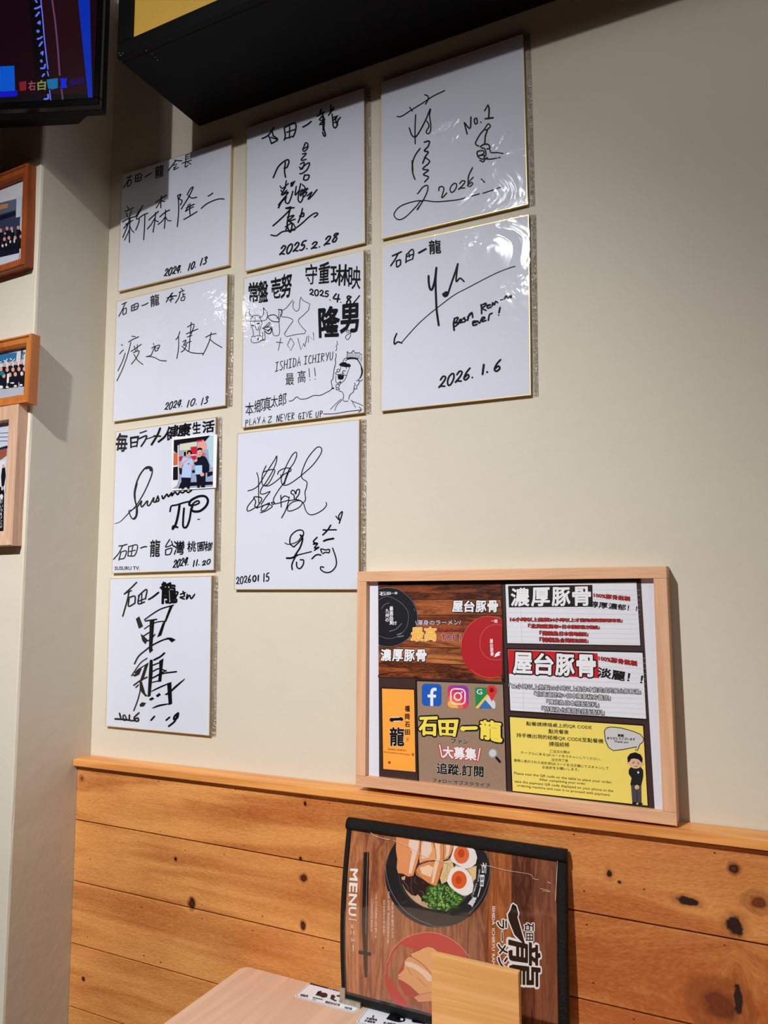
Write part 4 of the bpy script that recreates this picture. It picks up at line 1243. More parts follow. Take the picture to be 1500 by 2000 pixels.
# panels two and three: ruled white notes
p2 = pp('note_panel', (226, 230, 240), S0, 'P 987,1141.5 1243,1136.5 1250.5,1260.6 991,1256', 3, po)
p3 = pp('note_panel', (226, 230, 240), S0, 'P 992,1268.5 1254.8,1275 1262,1404 997,1387.5', 3, po)
ru = '\n'.join('1.6! 85,%d 1105,%d' % (y, y+14+(y-160)*.01) for y in range(195, 620, 37)); pp('ruled_lines', (190, 196, 208), S4, ru, 4, p2)
ru = '\n'.join('1.6! 100,%d 1150,%d' % (y, y+32+(y-660)*.06) for y in range(700, 1140, 37)); pp('ruled_lines', (190, 196, 208), S4, ru, 4, p3)
pp('margin_line', (200, 160, 160), S4, '1.6! 178,160 196,620', 4, p2); pp('margin_line', (200, 160, 160), S4, '1.6! 196,665 208,1145', 4, p3)
pp('title_block', K_, S4, 'P 88,175 738,167 741,335 95,340', 5, p2)
spaced('title', S4, '濃厚豚骨', '103,196 732,182 735,325 100,330', .05, .13, W_, K_, 6, p2)
R_ = (178, 26, 34)
outlined('small_title', S4, '100%豚骨熬製', '748,228 1030,258 1028,292 750,262', .05, .1, R_, (40, 8, 12), 8, p2)
pp('small_title', K_, S4, 'Q 醇厚濃郁！！ .03 712,288 1085,330 1080,372 708,336', 10, p2)
for tx, q in (('16小時以上熬製24小時以上才能完成的濃厚豚骨湯」', '105,418 968,430 968,455 105,448'), ('「北海道昆布+日本獨家秘方醬底」', '245,468 792,482 792,508 245,500'),
              ('「傳統為日本當地搭配」', '333,522 705,534 705,562 333,556'), ('「特製為台灣限定搭配」', '333,572 705,586 705,613 333,608')):
    outlined('note_line', S4, tx, q, .02, .17, (206, 40, 44), (52, 8, 12), 6, p2)
pp('title_block', (200, 28, 36), S4, 'P 88,666 778,694 790,886 94,852', 5, p3)
spaced('title', S4, '屋台豚骨', '122,690 770,712 772,875 118,845', .06, .17, W_, K_, 6, p3)
outlined('small_title', S4, '100%豚骨熬製', '785,712 1083,755 1082,794 787,750', .05, .1, R_, (40, 8, 12), 8, p3)
pp('small_title', K_, S4, 'Q 淡麗！！ .04 780,800 1130,862 1118,930 775,875', 10, p3)
for tx, q in (('「12小時以上熬製20小時以上製作才能完成的屋台豚骨湯」', '94,927 1112,974 1112,1010 96,965'), ('「北海道昆布+日本獨家秘方醬底」', '290,987 878,1020 878,1058 290,1025'),
              ('「傳統為日本搭配配料」', '385,1048 788,1074 788,1112 385,1085'), ('「特製為台灣限定搭配配料」', '348,1102 830,1134 830,1172 348,1142')):
    outlined('note_line', S4, tx, q, 0.0, .17, (232, 236, 244), K_, 6, p3)
# panel four: yellow ordering instructions
p4 = pp('instruction_panel', (242, 222, 112), S0, 'P 995.8,1400.5 1255.8,1417.8 1264.8,1573.4 1001.3,1544.6', 3, po)
D_ = (40, 30, 20)
for tx, o_, q in (('點餐請掃描桌上的QR_CODE', .02, '228,115 732,145 732,178 228,148'), ('點完餐後', .02, '400,173 555,180 555,214 400,208'), ('持手機出現的結帳QR_CODE至點餐機', .02, '153,203 822,250 822,286 153,238'),
    ('掃描結帳', .02, '403,270 560,277 560,312 403,306'), ('ご注文の際は', .01, '408,332 563,342 563,363 408,355'), ('テーブルにあるQRコードをスキャンしてください。', .01, '185,343 803,396 803,418 185,366'),
    ('注文完了後', .01, '422,398 551,406 551,428 422,420'), ('携帯に表示された会計用QRコードを注文機にてスキャンして', .01, '133,403 863,465 863,490 133,427'), ('お会計をお願いします。', .01, '352,455 635,476 635,499 352,478'),
    ('Please_scan_the_QR_code_on_the_table_to_place_your_order.', .01, '135,503 892,575 892,600 135,527'), ('After_completing_your_order', .01, '328,552 687,586 687,609 328,576'),
    ('take_the_payment_QR_code_displayed_on_your_phone_to_the', .01, '137,566 898,641 898,665 137,590'), ('ordering_machine_and_scan_it_to_proceed_with_payment.', .01, '157,598 877,672 877,696 157,621')):
    pp('instruction_line', D_, S6, 'Q %s %s %s' % (tx, o_, q), 5, p4)
BUB = 'P 830,190 845,165 880,157 960,165 1050,190 1110,215 1135,250 1125,275 1105,290 1085,340 1070,338 1078,310 980,330 900,340 862,315 838,260'
pp('speech_bubble_outline', K_, S6, '6! '+BUB[2:]+' 830,190', 5, p4); pp('speech_bubble', (206, 206, 212), S6, BUB, 4, p4)
pp('bubble_text', K_, S6, 'Q 謝謝 .05 935,211 980,214 980,236 935,232\nQ ありがとうございます .05 850,232 1068,243 1066,262 850,252\nQ Thank_you .04 905,260 1015,268 1015,287 905,280', 6, p4)
pp('printed_waiter', (28, 28, 34), S6, 'P 1030,470 1060,460 1110,465 1130,490 1130,540 1115,610 1030,605 1040,550 1018,520 1018,490', 6, p4)
pp('printed_waiter_trousers', (72, 70, 78), S6, 'P 1035,600 1115,605 1118,745 1045,740', 5, p4)
pp('printed_waiter_skin', (224, 184, 152), S6, 'E 1072,430 55,48\nE 1012,432 8,10\nE 1125,440 8,10\nE 1082,622 17,18', 7, p4)
pp('printed_waiter_detail', K_, S6, 'P 1010,430 1008,390 1030,362 1070,352 1110,370 1125,400 1122,435 1105,420 1095,408 1060,400 1035,405 1025,425\n4 1045,436 1060,434\n4 1085,440 1100,440\n3 1052,425 1064,428\n3 1085,430 1097,427\n4 1068,460 1084,460\nE 1062,745 18,8\nE 1108,750 18,8\n2 1083,620 1083,740\n3 1040,545 1075,550', 8, p4)
pp('printed_waiter_badge', W_, S6, 'P 1085,500 1098,501 1098,516 1085,515', 9, p4)
# panel five: orange banner
p5 = pp('banner_panel', (252, 172, 72), S0, 'P 746,1344.8 808.6,1347.3 811.6,1507.6 748.5,1501.8', 3, po)
pp('banner_lettering_outline', (236, 230, 220), S5, '40! 350,446 440,442', 5, p5); pp('banner_lettering', K_, S5, '27! 350,446 440,442\n36 348,448 356,450\n34 432,440 442,444', 6, p5)
outlined('banner_lettering', S5, '龍', '336,520 465,525 463,688 336,685', .05, .08, K_, (236, 230, 220), 5, p5)
pp('banner_lettering', K_, S5, 'Q 福 .05 472,320 515,320 515,375 472,373\nQ 岡 .05 474,395 514,396 514,446 474,444\nQ 石 .05 474,468 516,469 516,515 474,514\nQ 田 .05 474,540 517,541 517,586 474,586', 6, p5)
pp('banner_small_print', (150, 60, 30), S5, 'Q ISHIDA_ICHIRYU .02 318,710 482,724 482,738 318,724\nQ FROM_JAPAN_FUKUOKA .02 280,738 520,764 520,778 280,752\n2 560,767 545,782 532,767 545,750 560,767\nQ 1 .0 540,758 550,758 550,776 540,776\nE 330,840 12,12\n2! 485,610 508,650\n2! 508,610 485,650\n2! 486,630 506,630', 6, p5)
# panel six: kraft paper follow-us panel
p6 = pp('kraft_panel', (150, 124, 106), S0, 'P 814.5,1330.5 982,1337 988.6,1545.5 818.6,1526.5', 3, po, mat('kraft_print', (152, 126, 106), rough=.7, vary=(900, .12)))
def rsq(x0, y0, x1, y1, r, dy=0.0):
    P = []
    for cx, cy, a in ((x1-r, y0+r, -90), (x1-r, y1-r, 0), (x0+r, y1-r, 90), (x0+r, y0+r, 180)):
        for k in range(5):
            t = math.radians(a+k*22.5); x = cx+r*math.cos(t); P.append('%.1f,%.1f' % (x, cy+r*math.sin(t)+dy*(x-x0)))
    return 'P '+' '.join(P)
pp('social_badge', (24, 92, 190), S5, rsq(628, 118, 808, 320, 34, .03), 5, p6)
pp('social_badge_mark', W_, S5, 'P 705,322 705,245 680,243 680,218 705,218 705,195 712,170 732,155 762,158 762,185 742,184 733,192 732,218 760,222 756,247 732,246 732,324', 6, p6)
ig = [(96, 60, 190), (150, 50, 170), (196, 44, 130), (226, 60, 90), (240, 110, 66), (250, 180, 90)]
sq = rsq(863, 132, 1055, 340, 44, .03)
for i, c in enumerate(ig):   # colour bands sweeping to the lower left corner
    cx, cy = 890, 345; rad = [400, 250, 205, 160, 115, 70][i]
    P = [tuple(float(a) for a in q.split(',')) for q in sq[2:].split()]; N_ = []
    for x, y in P:
        d = math.hypot(x-cx, y-cy)
        if d > rad: x, y = cx+(x-cx)*rad/d, cy+(y-cy)*rad/d
        N_.append('%.1f,%.1f' % (x, y))
    pp('social_badge', c, S5, 'P '+' '.join(N_), 5+i*.4, p6)
def ringpts(x0, y0, x1, y1, r):
    q = rsq(x0, y0, x1, y1, r, .03)[2:]; return q+' '+q.split()[0]
pp('social_badge_mark', W_, S5, '13! '+ringpts(893, 165, 1023, 303, 36)+'\n13 '+' '.join('%.1f,%.1f' % (958+32*math.cos(a), 236+34*math.sin(a)) for a in np.linspace(0, 6.2832, 17))+'\nE 993,197 8,9', 8, p6)
pp('map_badge', (34, 140, 80), S5, 'P 1115,165 1130,152 1235,155 1240,195 1200,262 1120,338', 5, p6)
pp('map_badge', (238, 202, 100), S5, 'P 1120,335 1225,215 1245,235 1145,345 1125,345', 6, p6)
pp('map_badge', (52, 116, 190), S5, 'P 1145,345 1208,265 1275,345', 7, p6)
pp('map_badge', (214, 218, 226), S5, 'P 1208,265 1245,225 1300,290 1302,335 1290,348 1275,345', 6.5, p6)
pp('map_pin', (220, 50, 48), S5, 'E 1267,180 46,48\nP 1222,195 1312,195 1285,240 1270,282 1262,270 1245,235', 8, p6); pp('map_pin_dot', (120, 16, 24), S5, 'E 1267,178 20,22', 9, p6)
pp('map_badge_letter', W_, S5, 'Q G .02 1130,168 1180,170 1180,218 1130,216', 8, p6)
Y_ = (246, 226, 92)
for ch, q in (('石', '606,430 765,425 762,592 604,585'), ('田', '782,458 955,455 930,600 795,590'), ('龍', '1166,452 1350,470 1358,655 1160,615')):
    outlined('shop_name', S5, ch, q, .07, .2, Y_, K_, 5, p6)
pp('shop_name_outline', K_, S5, '62! 1000,527 1125,524', 5, p6); pp('shop_name', Y_, S5, '32! 1000,527 1125,524\n44 998,530 1010,532', 6, p6)
outlined('fan_line', S5, 'ファン', '893,622 1045,636 1045,672 893,664', .05, .1, K_, (220, 210, 200), 5, p6)
outlined('recruit_line', S5, '大募集', '822,690 1125,712 1125,822 820,796', .06, .15, W_, (200, 30, 40), 5, p6)
pp('recruit_line_outline', (200, 30, 40), S5, '26! 790,680 812,790\n26! 1160,712 1140,822', 5, p6); pp('recruit_line', W_, S5, '11! 790,680 812,790\n11! 1160,712 1140,822', 6, p6)
outlined('follow_line', S5, '追蹤.訂閱', '765,842 1192,874 1190,975 765,942', .05, .09, K_, (228, 222, 214), 5, p6)
outlined('follow_line', S5, 'フォロー.サブスクライブ', '728,982 1252,1032 1252,1070 728,1018', .04, .08, K_, (214, 206, 196), 5, p6)
pp('printed_magnifier', (150, 156, 166), S5, 'E 1278,757 42,44', 5, p6); pp('printed_magnifier', (206, 210, 216), S5, 'E 1276,755 32,34', 6, p6)
pp('printed_magnifier', K_, S5, '22! 1312,798 1342,834\n5! 1295,782 1312,798', 5, p6)
quadp('acrylic_pane', .1366, .5534, PZB+.015, PZT-.0155, .0245, clear_film('acrylic_pane', .035, .04))
# ------------------------------------------------------------------ table
TZ = Z0-1.29
oak = wood('pale_oak_laminate', (226, 194, 170), (202, 166, 142), 'y', 26, 22, .42, fine=.35, bump=.04, ring=.45)
tb = thing('dining_table', 'pale oak topped table pushed against the wood wainscot', 'table', (.55, -.4, 0))
X0, X1, Y0, Y1, r = -.082, 1.32, -.76, -.0325, .014
out = []
for cx, cy, a in ((X1-r, Y1-r, 0), (X0+r, Y1-r, 90), (X0+r, Y0+r, 180), (X1-r, Y0+r, 270)):
    for k in range(7): t = math.radians(a+k*15); out.append((cx+r*math.cos(t), cy+r*math.sin(t)))
V = []; n = len(out)
for (s, z) in ((.0015, TZ-.03), (0, TZ-.0285), (0, TZ-.0012), (.0012, TZ)):
    cx, cy = (X0+X1)/2, (Y0+Y1)/2
    for x, y in out: V.append((x-s*math.copysign(1, x-cx), y-s*math.copysign(1, y-cy), z))
F = [tuple(range(n))[::-1], tuple(range(3*n, 4*n))]+[(l*n+i, l*n+(i+1) % n, (l+1)*n+(i+1) % n, (l+1)*n+i) for l in range(3) for i in range(n)]
obj('tabletop', V, F, oak, tb)
steel = mat('black_table_leg', (24, 24, 26), rough=.4, metal=.3)
for x in (.2, 1.04):
    b = MB(); b.box(x-.035, x+.035, -.43, -.36, .02, TZ-.0305, .004); b.make('column', steel, tb)
    b = MB(); b.box(x-.04, x+.04, -.68, -.12, 0, .0195, .004); b.make('foot', steel, tb)
# stickers on the table
def zmap(V, lift): return [tuple(cast_z(x, y, TZ+lift)) for x, y in V]
lam = mat('sticker_white', (222, 226, 236), rough=.3)
def sticker(label, x, y, ang, wd, hd, parts):
    t = thing('table_sticker', label, 'sticker', (x, y, TZ)); R = Matrix.Rotation(math.radians(ang), 3, 'Z')
    P = []; r = .004
    for cx, cy, a in ((wd/2-r, hd/2-r, 0), (-wd/2+r, hd/2-r, 90), (-wd/2+r, -hd/2+r, 180), (wd/2-r, -hd/2+r, 270)):
        for k in range(4): q = math.radians(a+30*k); P.append(R @ Vector((cx+r*math.cos(q), cy+r*math.sin(q), 0)))
    n = len(P); V = [(x+p.x, y+p.y, TZ+.0001) for p in P]+[(x+p.x, y+p.y, TZ+.0005) for p in P]
    obj('sticker_sheet', V, [tuple(range(n, 2*n))]+[(i, (i+1) % n, n+(i+1) % n, n+i) for i in range(n)], lam, t)
    W = [(x+p.x*.97, y+p.y*.955, TZ+.0006) for p in P]; W2 = [(x+p.x*.957, y+p.y*.93, TZ+.0006) for p in P]
    obj('border_line', W+W2, [(i, (i+1) % n, n+(i+1) % n, n+i) for i in range(n)], mat('sticker_line', (70, 74, 96), rough=.4), t)
    for c, S, d in parts: flat('printing', d, S, zmap, .0008, mat('sticker_%d_%d_%d' % c, c, rough=.35), t)
T1 = (470, 1860, 6.0); T2 = (560, 1880, 3.0)
sticker('small white ordering sticker lying nearest the wall on the table', .0905, -.0545, .0, .1005, .0425, [
 ((24, 20, 40), T1, """P 820,357 1040,416 1028,428 806,372
P 908,455 945,450 950,470 1000,475 1020,495 1010,525 960,530 930,515 875,500
P 1060,500 1090,495 1110,520 1090,545 1130,565 1110,575 1050,545
P 1110,510 1150,497 1200,510 1250,545 1215,595 1150,575 1175,540 1150,520
Q 點餐說明 .04 1045,420 1190,455 1185,470 1038,432
Q 掃碼點餐 .03 705,485 795,500 785,528 695,512
Q 選擇餐點 .03 848,520 965,548 960,560 842,533
Q 確認送出訂單 .03 1000,565 1165,605 1158,632 985,592
Q 完成付款 .03 1225,630 1310,650 1300,678 1212,655"""),
 ((220, 224, 232), T1, 'P 945,492 985,490 1000,505 985,518 955,515\nP 905,470 925,465 922,482 900,485'),
 ((120, 180, 220), T1, 'P 1285,575 1330,570 1360,590 1350,622 1310,618\nP 845,540 885,548 880,562 838,556')])
sticker('white ordering sticker numbered 8 on the table, half hidden by the bamboo panel', .2012, -.0665, 4.5, .101, .050, [
 ((20, 18, 28), T2, """P 612,292 645,295 640,305 680,312 697,332 690,345 660,350 630,345 582,330
P 745,330 770,325 800,330 830,345 810,360 740,350 730,342
Q 8 .03 503,308 514,308 510,325 498,325
Q 手機掃描 .04 470,320 530,330 528,343 462,333
Q 手機點餐 .04 458,334 520,345 516,356 452,346
Q 線上點餐付款 .04 570,346 640,356 636,366 565,357"""), ((220, 224, 232), T2, 'P 642,320 660,318 662,332 645,334\nP 668,326 684,328 682,340 666,338'),])
# ------------------------------------------------------------------ leaning menu
MX0, MX1, MZ0, MZ1 = .1095, .4345, TZ+.0006, TZ+.2495
def my(x, z):
    t = min(max((z-MZ0)/(MZ1-MZ0), 0), 1); s = min(max((x-MX0)/(MX1-MX0), 0), 1)
    return -(.056*(1-t)+.0395*t)-.013*math.sin(math.pi*t)*(1-.75*s)
mn = thing('menu', 'large menu with ramen bowls printed on wood grain, black leather edges, leaning against the wall', 'menu', ((MX0+MX1)/2, -.05, TZ))
leather = mat('black_leather_binding', (6, 6, 7), rough=.42, spec=.28, bump=(900, .8))
def msheet(name, s0, s1, t0, t1, lift, thick, m, parent, ns=24, nt=24, rnd=0.0):
    V = []; F = []
    for j in range(nt+1):
        for i in range(ns+1):
            x = MX0+(MX1-MX0)*(s0+(s1-s0)*i/ns); z = MZ0+(MZ1-MZ0)*(t0+(t1-t0)*j/nt)
            e = 1.0
            if rnd:
                a = 2*i/ns-1; c = 2*j/nt-1; q = abs(a) if ns < nt else abs(c); e = math.sqrt(max(0, 1-(q**2.6)*.97))
            V.append((x, my(x, z)-lift*e, z))
    n0 = len(V)
    for j in range(nt+1):
        for i in range(ns+1): v = V[j*(ns+1)+i]; V.append((v[0], my(v[0], v[2])-lift+thick if not rnd else my(v[0], v[2])+.004, v[2]))
    for j in range(nt):
        for i in range(ns):
            q = j*(ns+1)+i; F.append((q, q+1, q+ns+2, q+ns+1)); q += n0; F.append((q+ns+1, q+ns+2, q+1, q))
    bd = [i for i in range(ns)]+[(j+1)*(ns+1)-1 for j in range(nt)]+[(nt+1)*(ns+1)-1-i for i in range(ns)]+[(nt-j)*(ns+1) for j in range(nt)]
    for a, c in zip(bd, bd[1:]+bd[:1]): F.append((c, a, a+n0, c+n0))
    return obj(name, V, F, m, parent, smooth=bool(rnd))
msheet('cover_board', .006, .994, .006, .994, 0, .004, mat('menu_board', (20, 20, 22), rough=.5), mn)
msheet('leather_edge', 0, 1, .938, 1.0, .0058, 0, leather, mn, 40, 8, 1)
msheet('leather_edge', 0, 1, 0, .062, .0030, 0, leather, mn, 40, 8, 1)
msheet('leather_edge', 0, .026, .0625, .9375, .0030, 0, leather, mn, 8, 40, 1)
msheet('leather_edge', .957, 1, .0625, .9375, .0042, 0, leather, mn, 8, 40, 1)
S7 = (650, 1580, 3.125); M2 = (780, 1620, 7.5); M3 = (940, 1640, 5.5556); M4 = (700, 1800, 8.3333)
mmap = surf(lambda x, z: my(x, z)-.0006)
def mm(nm, c, S, d, l, par, m=None): return flat(nm, d, S, mmap, l*.00008, m or mat('menu_%d_%d_%d' % c, c, rough=.4), par, fine=12)
def mwood(nm, a, b_): return wood(nm, a, b_, 'z', 60, 10, .4, fine=.6, bump=0, ring=.8)
# printed boards: strips across the page so the print follows the bow
pg = msheet('printed_page', .022, .962, .05, .945, .0004, .0003, mwood('menu_print_wood', (207, 138, 91), (141, 82, 51)), mn, 30, 30)
cols = [(.0, .075, (219, 149, 100), (156, 95, 59)), (.075, .2, (207, 136, 89), (131, 74, 48)), (.2, .30, (200, 130, 87), (146, 90, 57)), (.3, .46, (205, 134, 84), (136, 80, 48)), (.46, .6, (197, 128, 81), (129, 71, 43)),
        (.6, .70, (189, 117, 72), (113, 61, 38)), (.70, .80, (202, 123, 70), (141, 77, 40)), (.80, .90, (151, 88, 59), (75, 37, 26)), (.9, 1.0, (164, 101, 72), (115, 67, 48))]
for i, (a, b_, c1, c2) in enumerate(cols):
    msheet('printed_board', .0225+.939*a+.0006, .0225+.939*b_-.0006, .052, .943, .0006, .0001, mwood('menu_board_wood_%d' % i, c1, c2), pg, 3, 30)
TOPL = '105:.1438'
tp = 'top=103:.1438'
bb = mm('printed_bowl', (26, 26, 29), S7, 'E 640,398 321,325 top=122:.1438', 3, mn)
mm('bowl_rim', (120, 124, 132), S7, '3 325,260 322,330 330,420 365,520 430,610 510,670 600,708\n3 955,262 962,340 950,440 905,550 830,640\n2 600,712 650,718 700,716', 4, bb)
mm('bowl_inside', (52, 50, 52), S7, 'E 640,395 240,222 top=150:.1438', 4, bb)
mm('broth', (196, 164, 122), S7, 'E 640,388 226,225 top=155:.1438', 5, bb)
mm('noodles', (226, 196, 146), M2, 'P 640,450 760,420 800,560 700,760 620,800 590,700 640,560\nP 1000,580 1130,530 1120,720 1080,760 1040,640', 6, bb)
mm('noodle_strands', (190, 148, 96), M2, '5 650,480 700,520 690,600 640,680\n5 690,470 740,540 720,640 650,720 640,770\n5 720,500 700,600 720,680\n5 760,470 750,540\n5 620,700 680,680 700,730 650,770', 7, bb)
mm('wood_ear', (42, 22, 22), M2, 'P -10,640 100,660 200,690 320,740 440,800 470,850 430,960 380,1040 340,1060 260,980 180,960 90,880 30,760', 6, bb)
mm('wood_ear_shine', (128, 84, 90), M2, '8 60,760 120,830 130,880\n6 230,700 220,760 260,800\n8 300,900 350,930 340,1000\n6 180,700 170,860 200,950\n5 330,760 370,800', 7, bb)
mm('bamboo_shoot', (206, 176, 140), M2, 'P 215,1000 270,950 320,1010 325,1070 290,1090 240,1050\nP 30,700 90,680 80,740 40,740', 7, bb)
rr = random.Random(11)
def leaf(n, cx, cy, rx, ry, r0, r1, seed):
    rr = random.Random(seed); o = []
    for _ in range(n):
        a = rr.uniform(0, 6.28); d = math.sqrt(rr.random()); x = cx+rx*d*math.cos(a); y = cy+ry*d*math.sin(a); q = rr.uniform(r0, r1); t = rr.uniform(0, 180)
        o.append('E %.0f,%.0f %.0f,%.0f rot=%.0f' % (x, y, q, q*.42, t))
    return '\n'.join(o)
mm('spring_onion', (44, 84, 36), M2, 'P 400,850 470,810 560,790 660,800 740,860 830,930 960,980 940,1050 820,1140 700,1190 560,1180 420,1140 380,1020\n'+leaf(60, 640, 1000, 270, 190, 18, 46, 1), 7, bb)
mm('spring_onion', (96, 146, 62), M2, leaf(80, 640, 1000, 270, 185, 14, 38, 2), 8, bb)
mm('spring_onion', (150, 186, 92), M2, leaf(50, 640, 1020, 260, 170, 10, 28, 3)+'\n5 470,880 520,860 540,900 490,940\n14 690,850 715,850 720,885 690,890 680,860', 9, bb)
mm('spring_onion', (26, 52, 28), M2, leaf(46, 650, 990, 260, 170, 10, 30, 4), 8.5, bb)
mm('pork_slice', (226, 150, 96), M2, 'P -45,80 150,105 300,135 325,180 300,330 265,480 200,680 130,690 60,650 -20,640 -40,560 -30,440 -50,300', 10, bb)
mm('pork_fat', (232, 208, 194), M2, 'P 150,150 290,165 280,260 240,400 180,640 135,650 165,440 190,330 130,230', 11, bb)
mm('pork_slice', (232, 164, 112), M2, 'P 328,150 480,168 540,330 545,450 430,455 300,505 285,380 300,260', 10, bb)
mm('pork_fat', (234, 206, 190), M2, 'P 350,160 460,180 480,300 420,420 330,430 320,300', 11, bb)
mm('pork_slice', (220, 144, 88), M2, 'P 470,165 645,195 665,330 645,450 640,560 590,720 540,830 480,810 400,770 250,670 235,610 290,525 430,470 545,470 560,330', 12, bb)
mm('pork_fat', (236, 206, 176), M2, 'P 520,200 590,210 600,400 560,560 500,790 470,790 500,560 540,400\nP 300,560 430,520 500,560 460,700 330,650', 13, bb)
mm('pork_slice', (222, 150, 96), M2, 'P 640,195 805,212 770,330 710,430 650,450 660,330', 13, bb)
mm('pork_fat', (234, 206, 186), M2, 'P 680,215 750,220 720,380 670,420 690,320', 14, bb)
mm('pork_crust', (122, 52, 26), M2, '9 318,145 305,230 300,340 270,480 240,590 200,690\n7 300,500 360,470 430,460 520,465\n8 240,600 290,680 400,770 480,820\n9 625,560 600,660 560,790\n7 805,215 770,320 745,390\n6 645,200 650,330 640,430\n6 490,170 530,300 540,440\n9 0,645 60,655 130,695 200,680', 14, bb)
mm('egg_white', (232, 226, 224), M2, 'P 800,225 900,215 1040,235 1110,310 1140,410 1120,500 1050,560 960,578 870,530 780,480 745,430 780,330', 15, bb)
mm('egg_white', (236, 232, 230), M2, 'P 830,540 920,555 1000,610 1060,700 1088,820 1070,920 1000,965 930,970 840,920 740,840 697,760 720,660 760,580', 16, bb)
mm('egg_yolk', (222, 110, 56), M2, 'E 910,370 112,130', 17, bb); mm('egg_yolk', (222, 96, 34), M2, 'E 875,738 112,132', 17, bb)
mm('egg_yolk_centre', (196, 66, 30), M2, 'E 905,350 50,64\nE 868,742 46,56', 18, bb)
mm('bowl_lettering', (222, 226, 234), M2, """Q 石 .06 1272,490 1268,640 1208,640 1205,485
Q 田 .06 1245,672 1230,832 1180,828 1185,672
14 1188,850 1150,985
Q 龍 .06 1135,1000 1075,1140 1005,1090 1080,990
Q ISHIDA .02 1186,590 1162,772 1140,770 1166,588
Q ICHIRYU .02 1142,795 1078,990 1054,980 1120,790""", 6, bb)
cs = mm('printed_chopsticks', (24, 20, 20), S7, 'P 190,264 206,264 206,700 203,1028 194,1028 176,700\nP 207,264 222,264 214,640 210,1026 204,1028 208,700\nP 158,862 235,876 232,898 156,884', 3, mn)
mm('chopstick_shine', (150, 140, 140), S7, '2 213,268 206,500 200,760', 4, cs)
lt = mm('menu_title', (240, 236, 232), S7, """Q M .05 152,368 150,437 103,433 108,366
Q E .05 149,456 147,508 100,503 102,452
Q N .05 147,523 143,590 97,584 100,519
Q U .05 143,602 141,652 97,648 97,597
4! 97,671 145,679
Q メ .0 126,700 127,732 108,730 108,698
Q ニ .0 130,742 131,768 110,766 110,742
Q ュ .0 132,785 132,812 114,810 114,785
3! 124,830 126,868""", 3, mn)
mm('menu_small_text', (236, 216, 202), S7, """Q 來自日本.福岡.北九州. .0 372,566 370,790 358,788 358,564
Q 日本唯一指定嚴選，當地製造直送的豚骨拉麵！ .0 348,505 344,825 330,823 336,505
Q 濃郁香醇的大骨湯頭！ .0 318,553 318,770 305,768 308,552
Q 口味:_北九州拉麵職人專家_獨特一味 .0 272,516 268,790 257,788 260,514
Q 入口即化的叉燒_嫩煮溏心蛋 .0 246,546 242,750 232,748 234,545""", 3, mn)
rb = mm('printed_bowl', (186, 52, 44), S7, 'E 580,1012 262,262', 3, mn)
mm('bowl_rim', (230, 150, 140), S7, '3 330,940 370,850 440,790 530,758 610,754 700,782 780,838 830,900\n2 319,1012 325,950', 4, rb)
mm('bowl_inside', (170, 56, 46), M4, 'P 760,620 880,520 1040,430 1240,440 1400,560 1500,900 1400,1250 1000,1330 760,1200 650,1000 660,800', 4, rb)
mm('pork_slice', (222, 164, 108), M4, 'P 1045,440 1130,412 1215,430 1330,520 1400,700 1380,900 1215,890 1100,760 870,570 850,520 1000,470', 5, rb)
mm('pork_slice', (216, 158, 104), M4, 'P 640,880 740,780 755,640 820,570 900,590 1060,700 1180,840 1260,960 1260,1130 990,1185 880,1080 750,990 655,940', 6, rb)
mm('pork_fat', (228, 198, 178), M4, 'P 760,650 860,660 1000,730 1130,820 1215,910 1215,980 1120,960 1040,860 900,760 770,720', 7, rb)
mm('pork_crust', (140, 70, 40), M4, '9 1040,430 950,480 850,520\n10 870,575 1000,660 1110,760 1215,890\n5 790,740 850,850 880,870\n5 950,900 1010,960 1100,1050\n8 660,940 750,990 850,1060 980,1180\n8 645,890 670,900', 8, rb)
mm('pork_slice', (214, 150, 104), M4, 'P 905,1230 1000,1190 1170,1155 1240,1160 1260,1290 980,1310', 6, rb)
lg = mm('brush_logo', (236, 234, 234), M3, """P 345,680 390,712 416,800 404,840 496,1150 486,1175 434,1130 352,1046 284,872 273,808 305,756 322,700
B 龍 .12 640,1150 640,1600 300,1600 300,1060
B 石 .22 566,905 566,990 470,990 470,905
B 田 .22 562,1015 562,1095 485,1095 485,1015
B ラ .22 275,870 275,965 172,965 172,870
14! 226,990 232,1112
24! 226,1000 226,1100
B メ .22 285,1130 285,1240 180,1240 180,1130
B ン .22 285,1275 285,1400 182,1400 182,1275""", 3, mn)
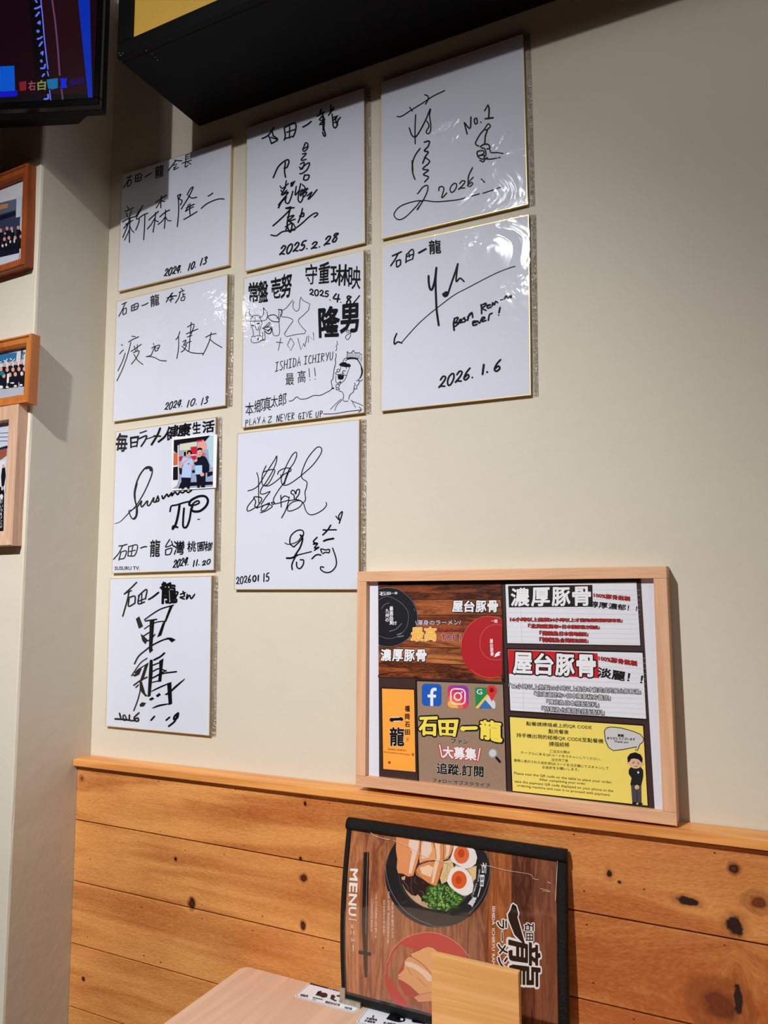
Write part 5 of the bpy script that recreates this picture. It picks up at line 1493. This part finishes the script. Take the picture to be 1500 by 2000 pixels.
mm('brush_logo_ink', (18, 14, 14), M3, """P 348,697 380,722 402,805 392,840 478,1140 474,1150 438,1110 360,1030 296,870 288,812 316,764 334,706
B 龍 .03 640,1150 640,1600 300,1600 300,1060
Q 石 .05 566,905 566,990 470,990 470,905
Q 田 .05 562,1015 562,1095 485,1095 485,1015
Q ラ .05 275,870 275,965 172,965 172,870
12! 226,1003 228,1098
Q メ .05 285,1130 285,1240 180,1240 180,1130
Q ン .05 285,1275 285,1400 182,1400 182,1275""", 4, lg)
mm('romanised_name', (236, 230, 226), M3, 'Q ISHIDA .04 150,726 147,925 116,925 120,722\nQ ICHIRYU .04 147,965 147,1205 116,1203 116,965\nQ RAMEN .04 147,1240 147,1440 116,1440 116,1240', 3, mn)
# clear cover sheet with creases
cv = msheet('clear_cover', .02, .965, .05, .95, .0026, .0002, clear_film('menu_clear_cover', .05, .10, .35, 14), mn, 20, 20)
cmap = surf(lambda x, z: my(x, z)-.0029)
flat('cover_crease', """2.5 190,128 225,140 260,165 320,183 345,187
2 370,192 480,240 560,290 700,330
2 900,340 960,350 1060,375 1200,398 1225,425 1255,432
3 1310,445 1330,455
2 1265,485 1325,500
2 1280,500 1325,505
2.5 1372,300 1366,420 1358,560""", S7, cmap, .0001, mat('crease_white', (214, 198, 186), rough=.3), cv)
al = mat('brushed_steel_corner', (190, 180, 166), rough=.35, metal=.7)
b = MB()
for (sx0, sx1, tz0, tz1) in ((-.002, .024, -.001, .085), (.0245, .10, -.001, .028)):
    xa, xb = MX0+(MX1-MX0)*sx0, MX0+(MX1-MX0)*sx1; za, zb = MZ0+(MZ1-MZ0)*max(tz0, 0), MZ0+(MZ1-MZ0)*tz1; yf = my(xa, za)-.0045
    b.box(xa, xb, yf-.0022, yf+.0105, za, zb, .0004)
b.make('metal_corner', al, mn)
# ------------------------------------------------------------------ bamboo panel in front
bam = wood('bamboo_board', (230, 184, 124), (206, 152, 88), 'x', 60, 26, .38, fine=.4, bump=.08, ring=.35)
bh = thing('bamboo_stand', 'upright square bamboo panel standing in front of the menu', 'stand', (.35, -.16, TZ))
b = MB(); b.box(.2955, .4045, -.166, -.157, TZ+.0085, TZ+.1462, .0012); b.make('upright_panel', bam, bh)
b = MB(); b.box(.2895, .4105, -.2, -.125, TZ+.0002, TZ+.008, .0012); b.make('base', bam, bh)
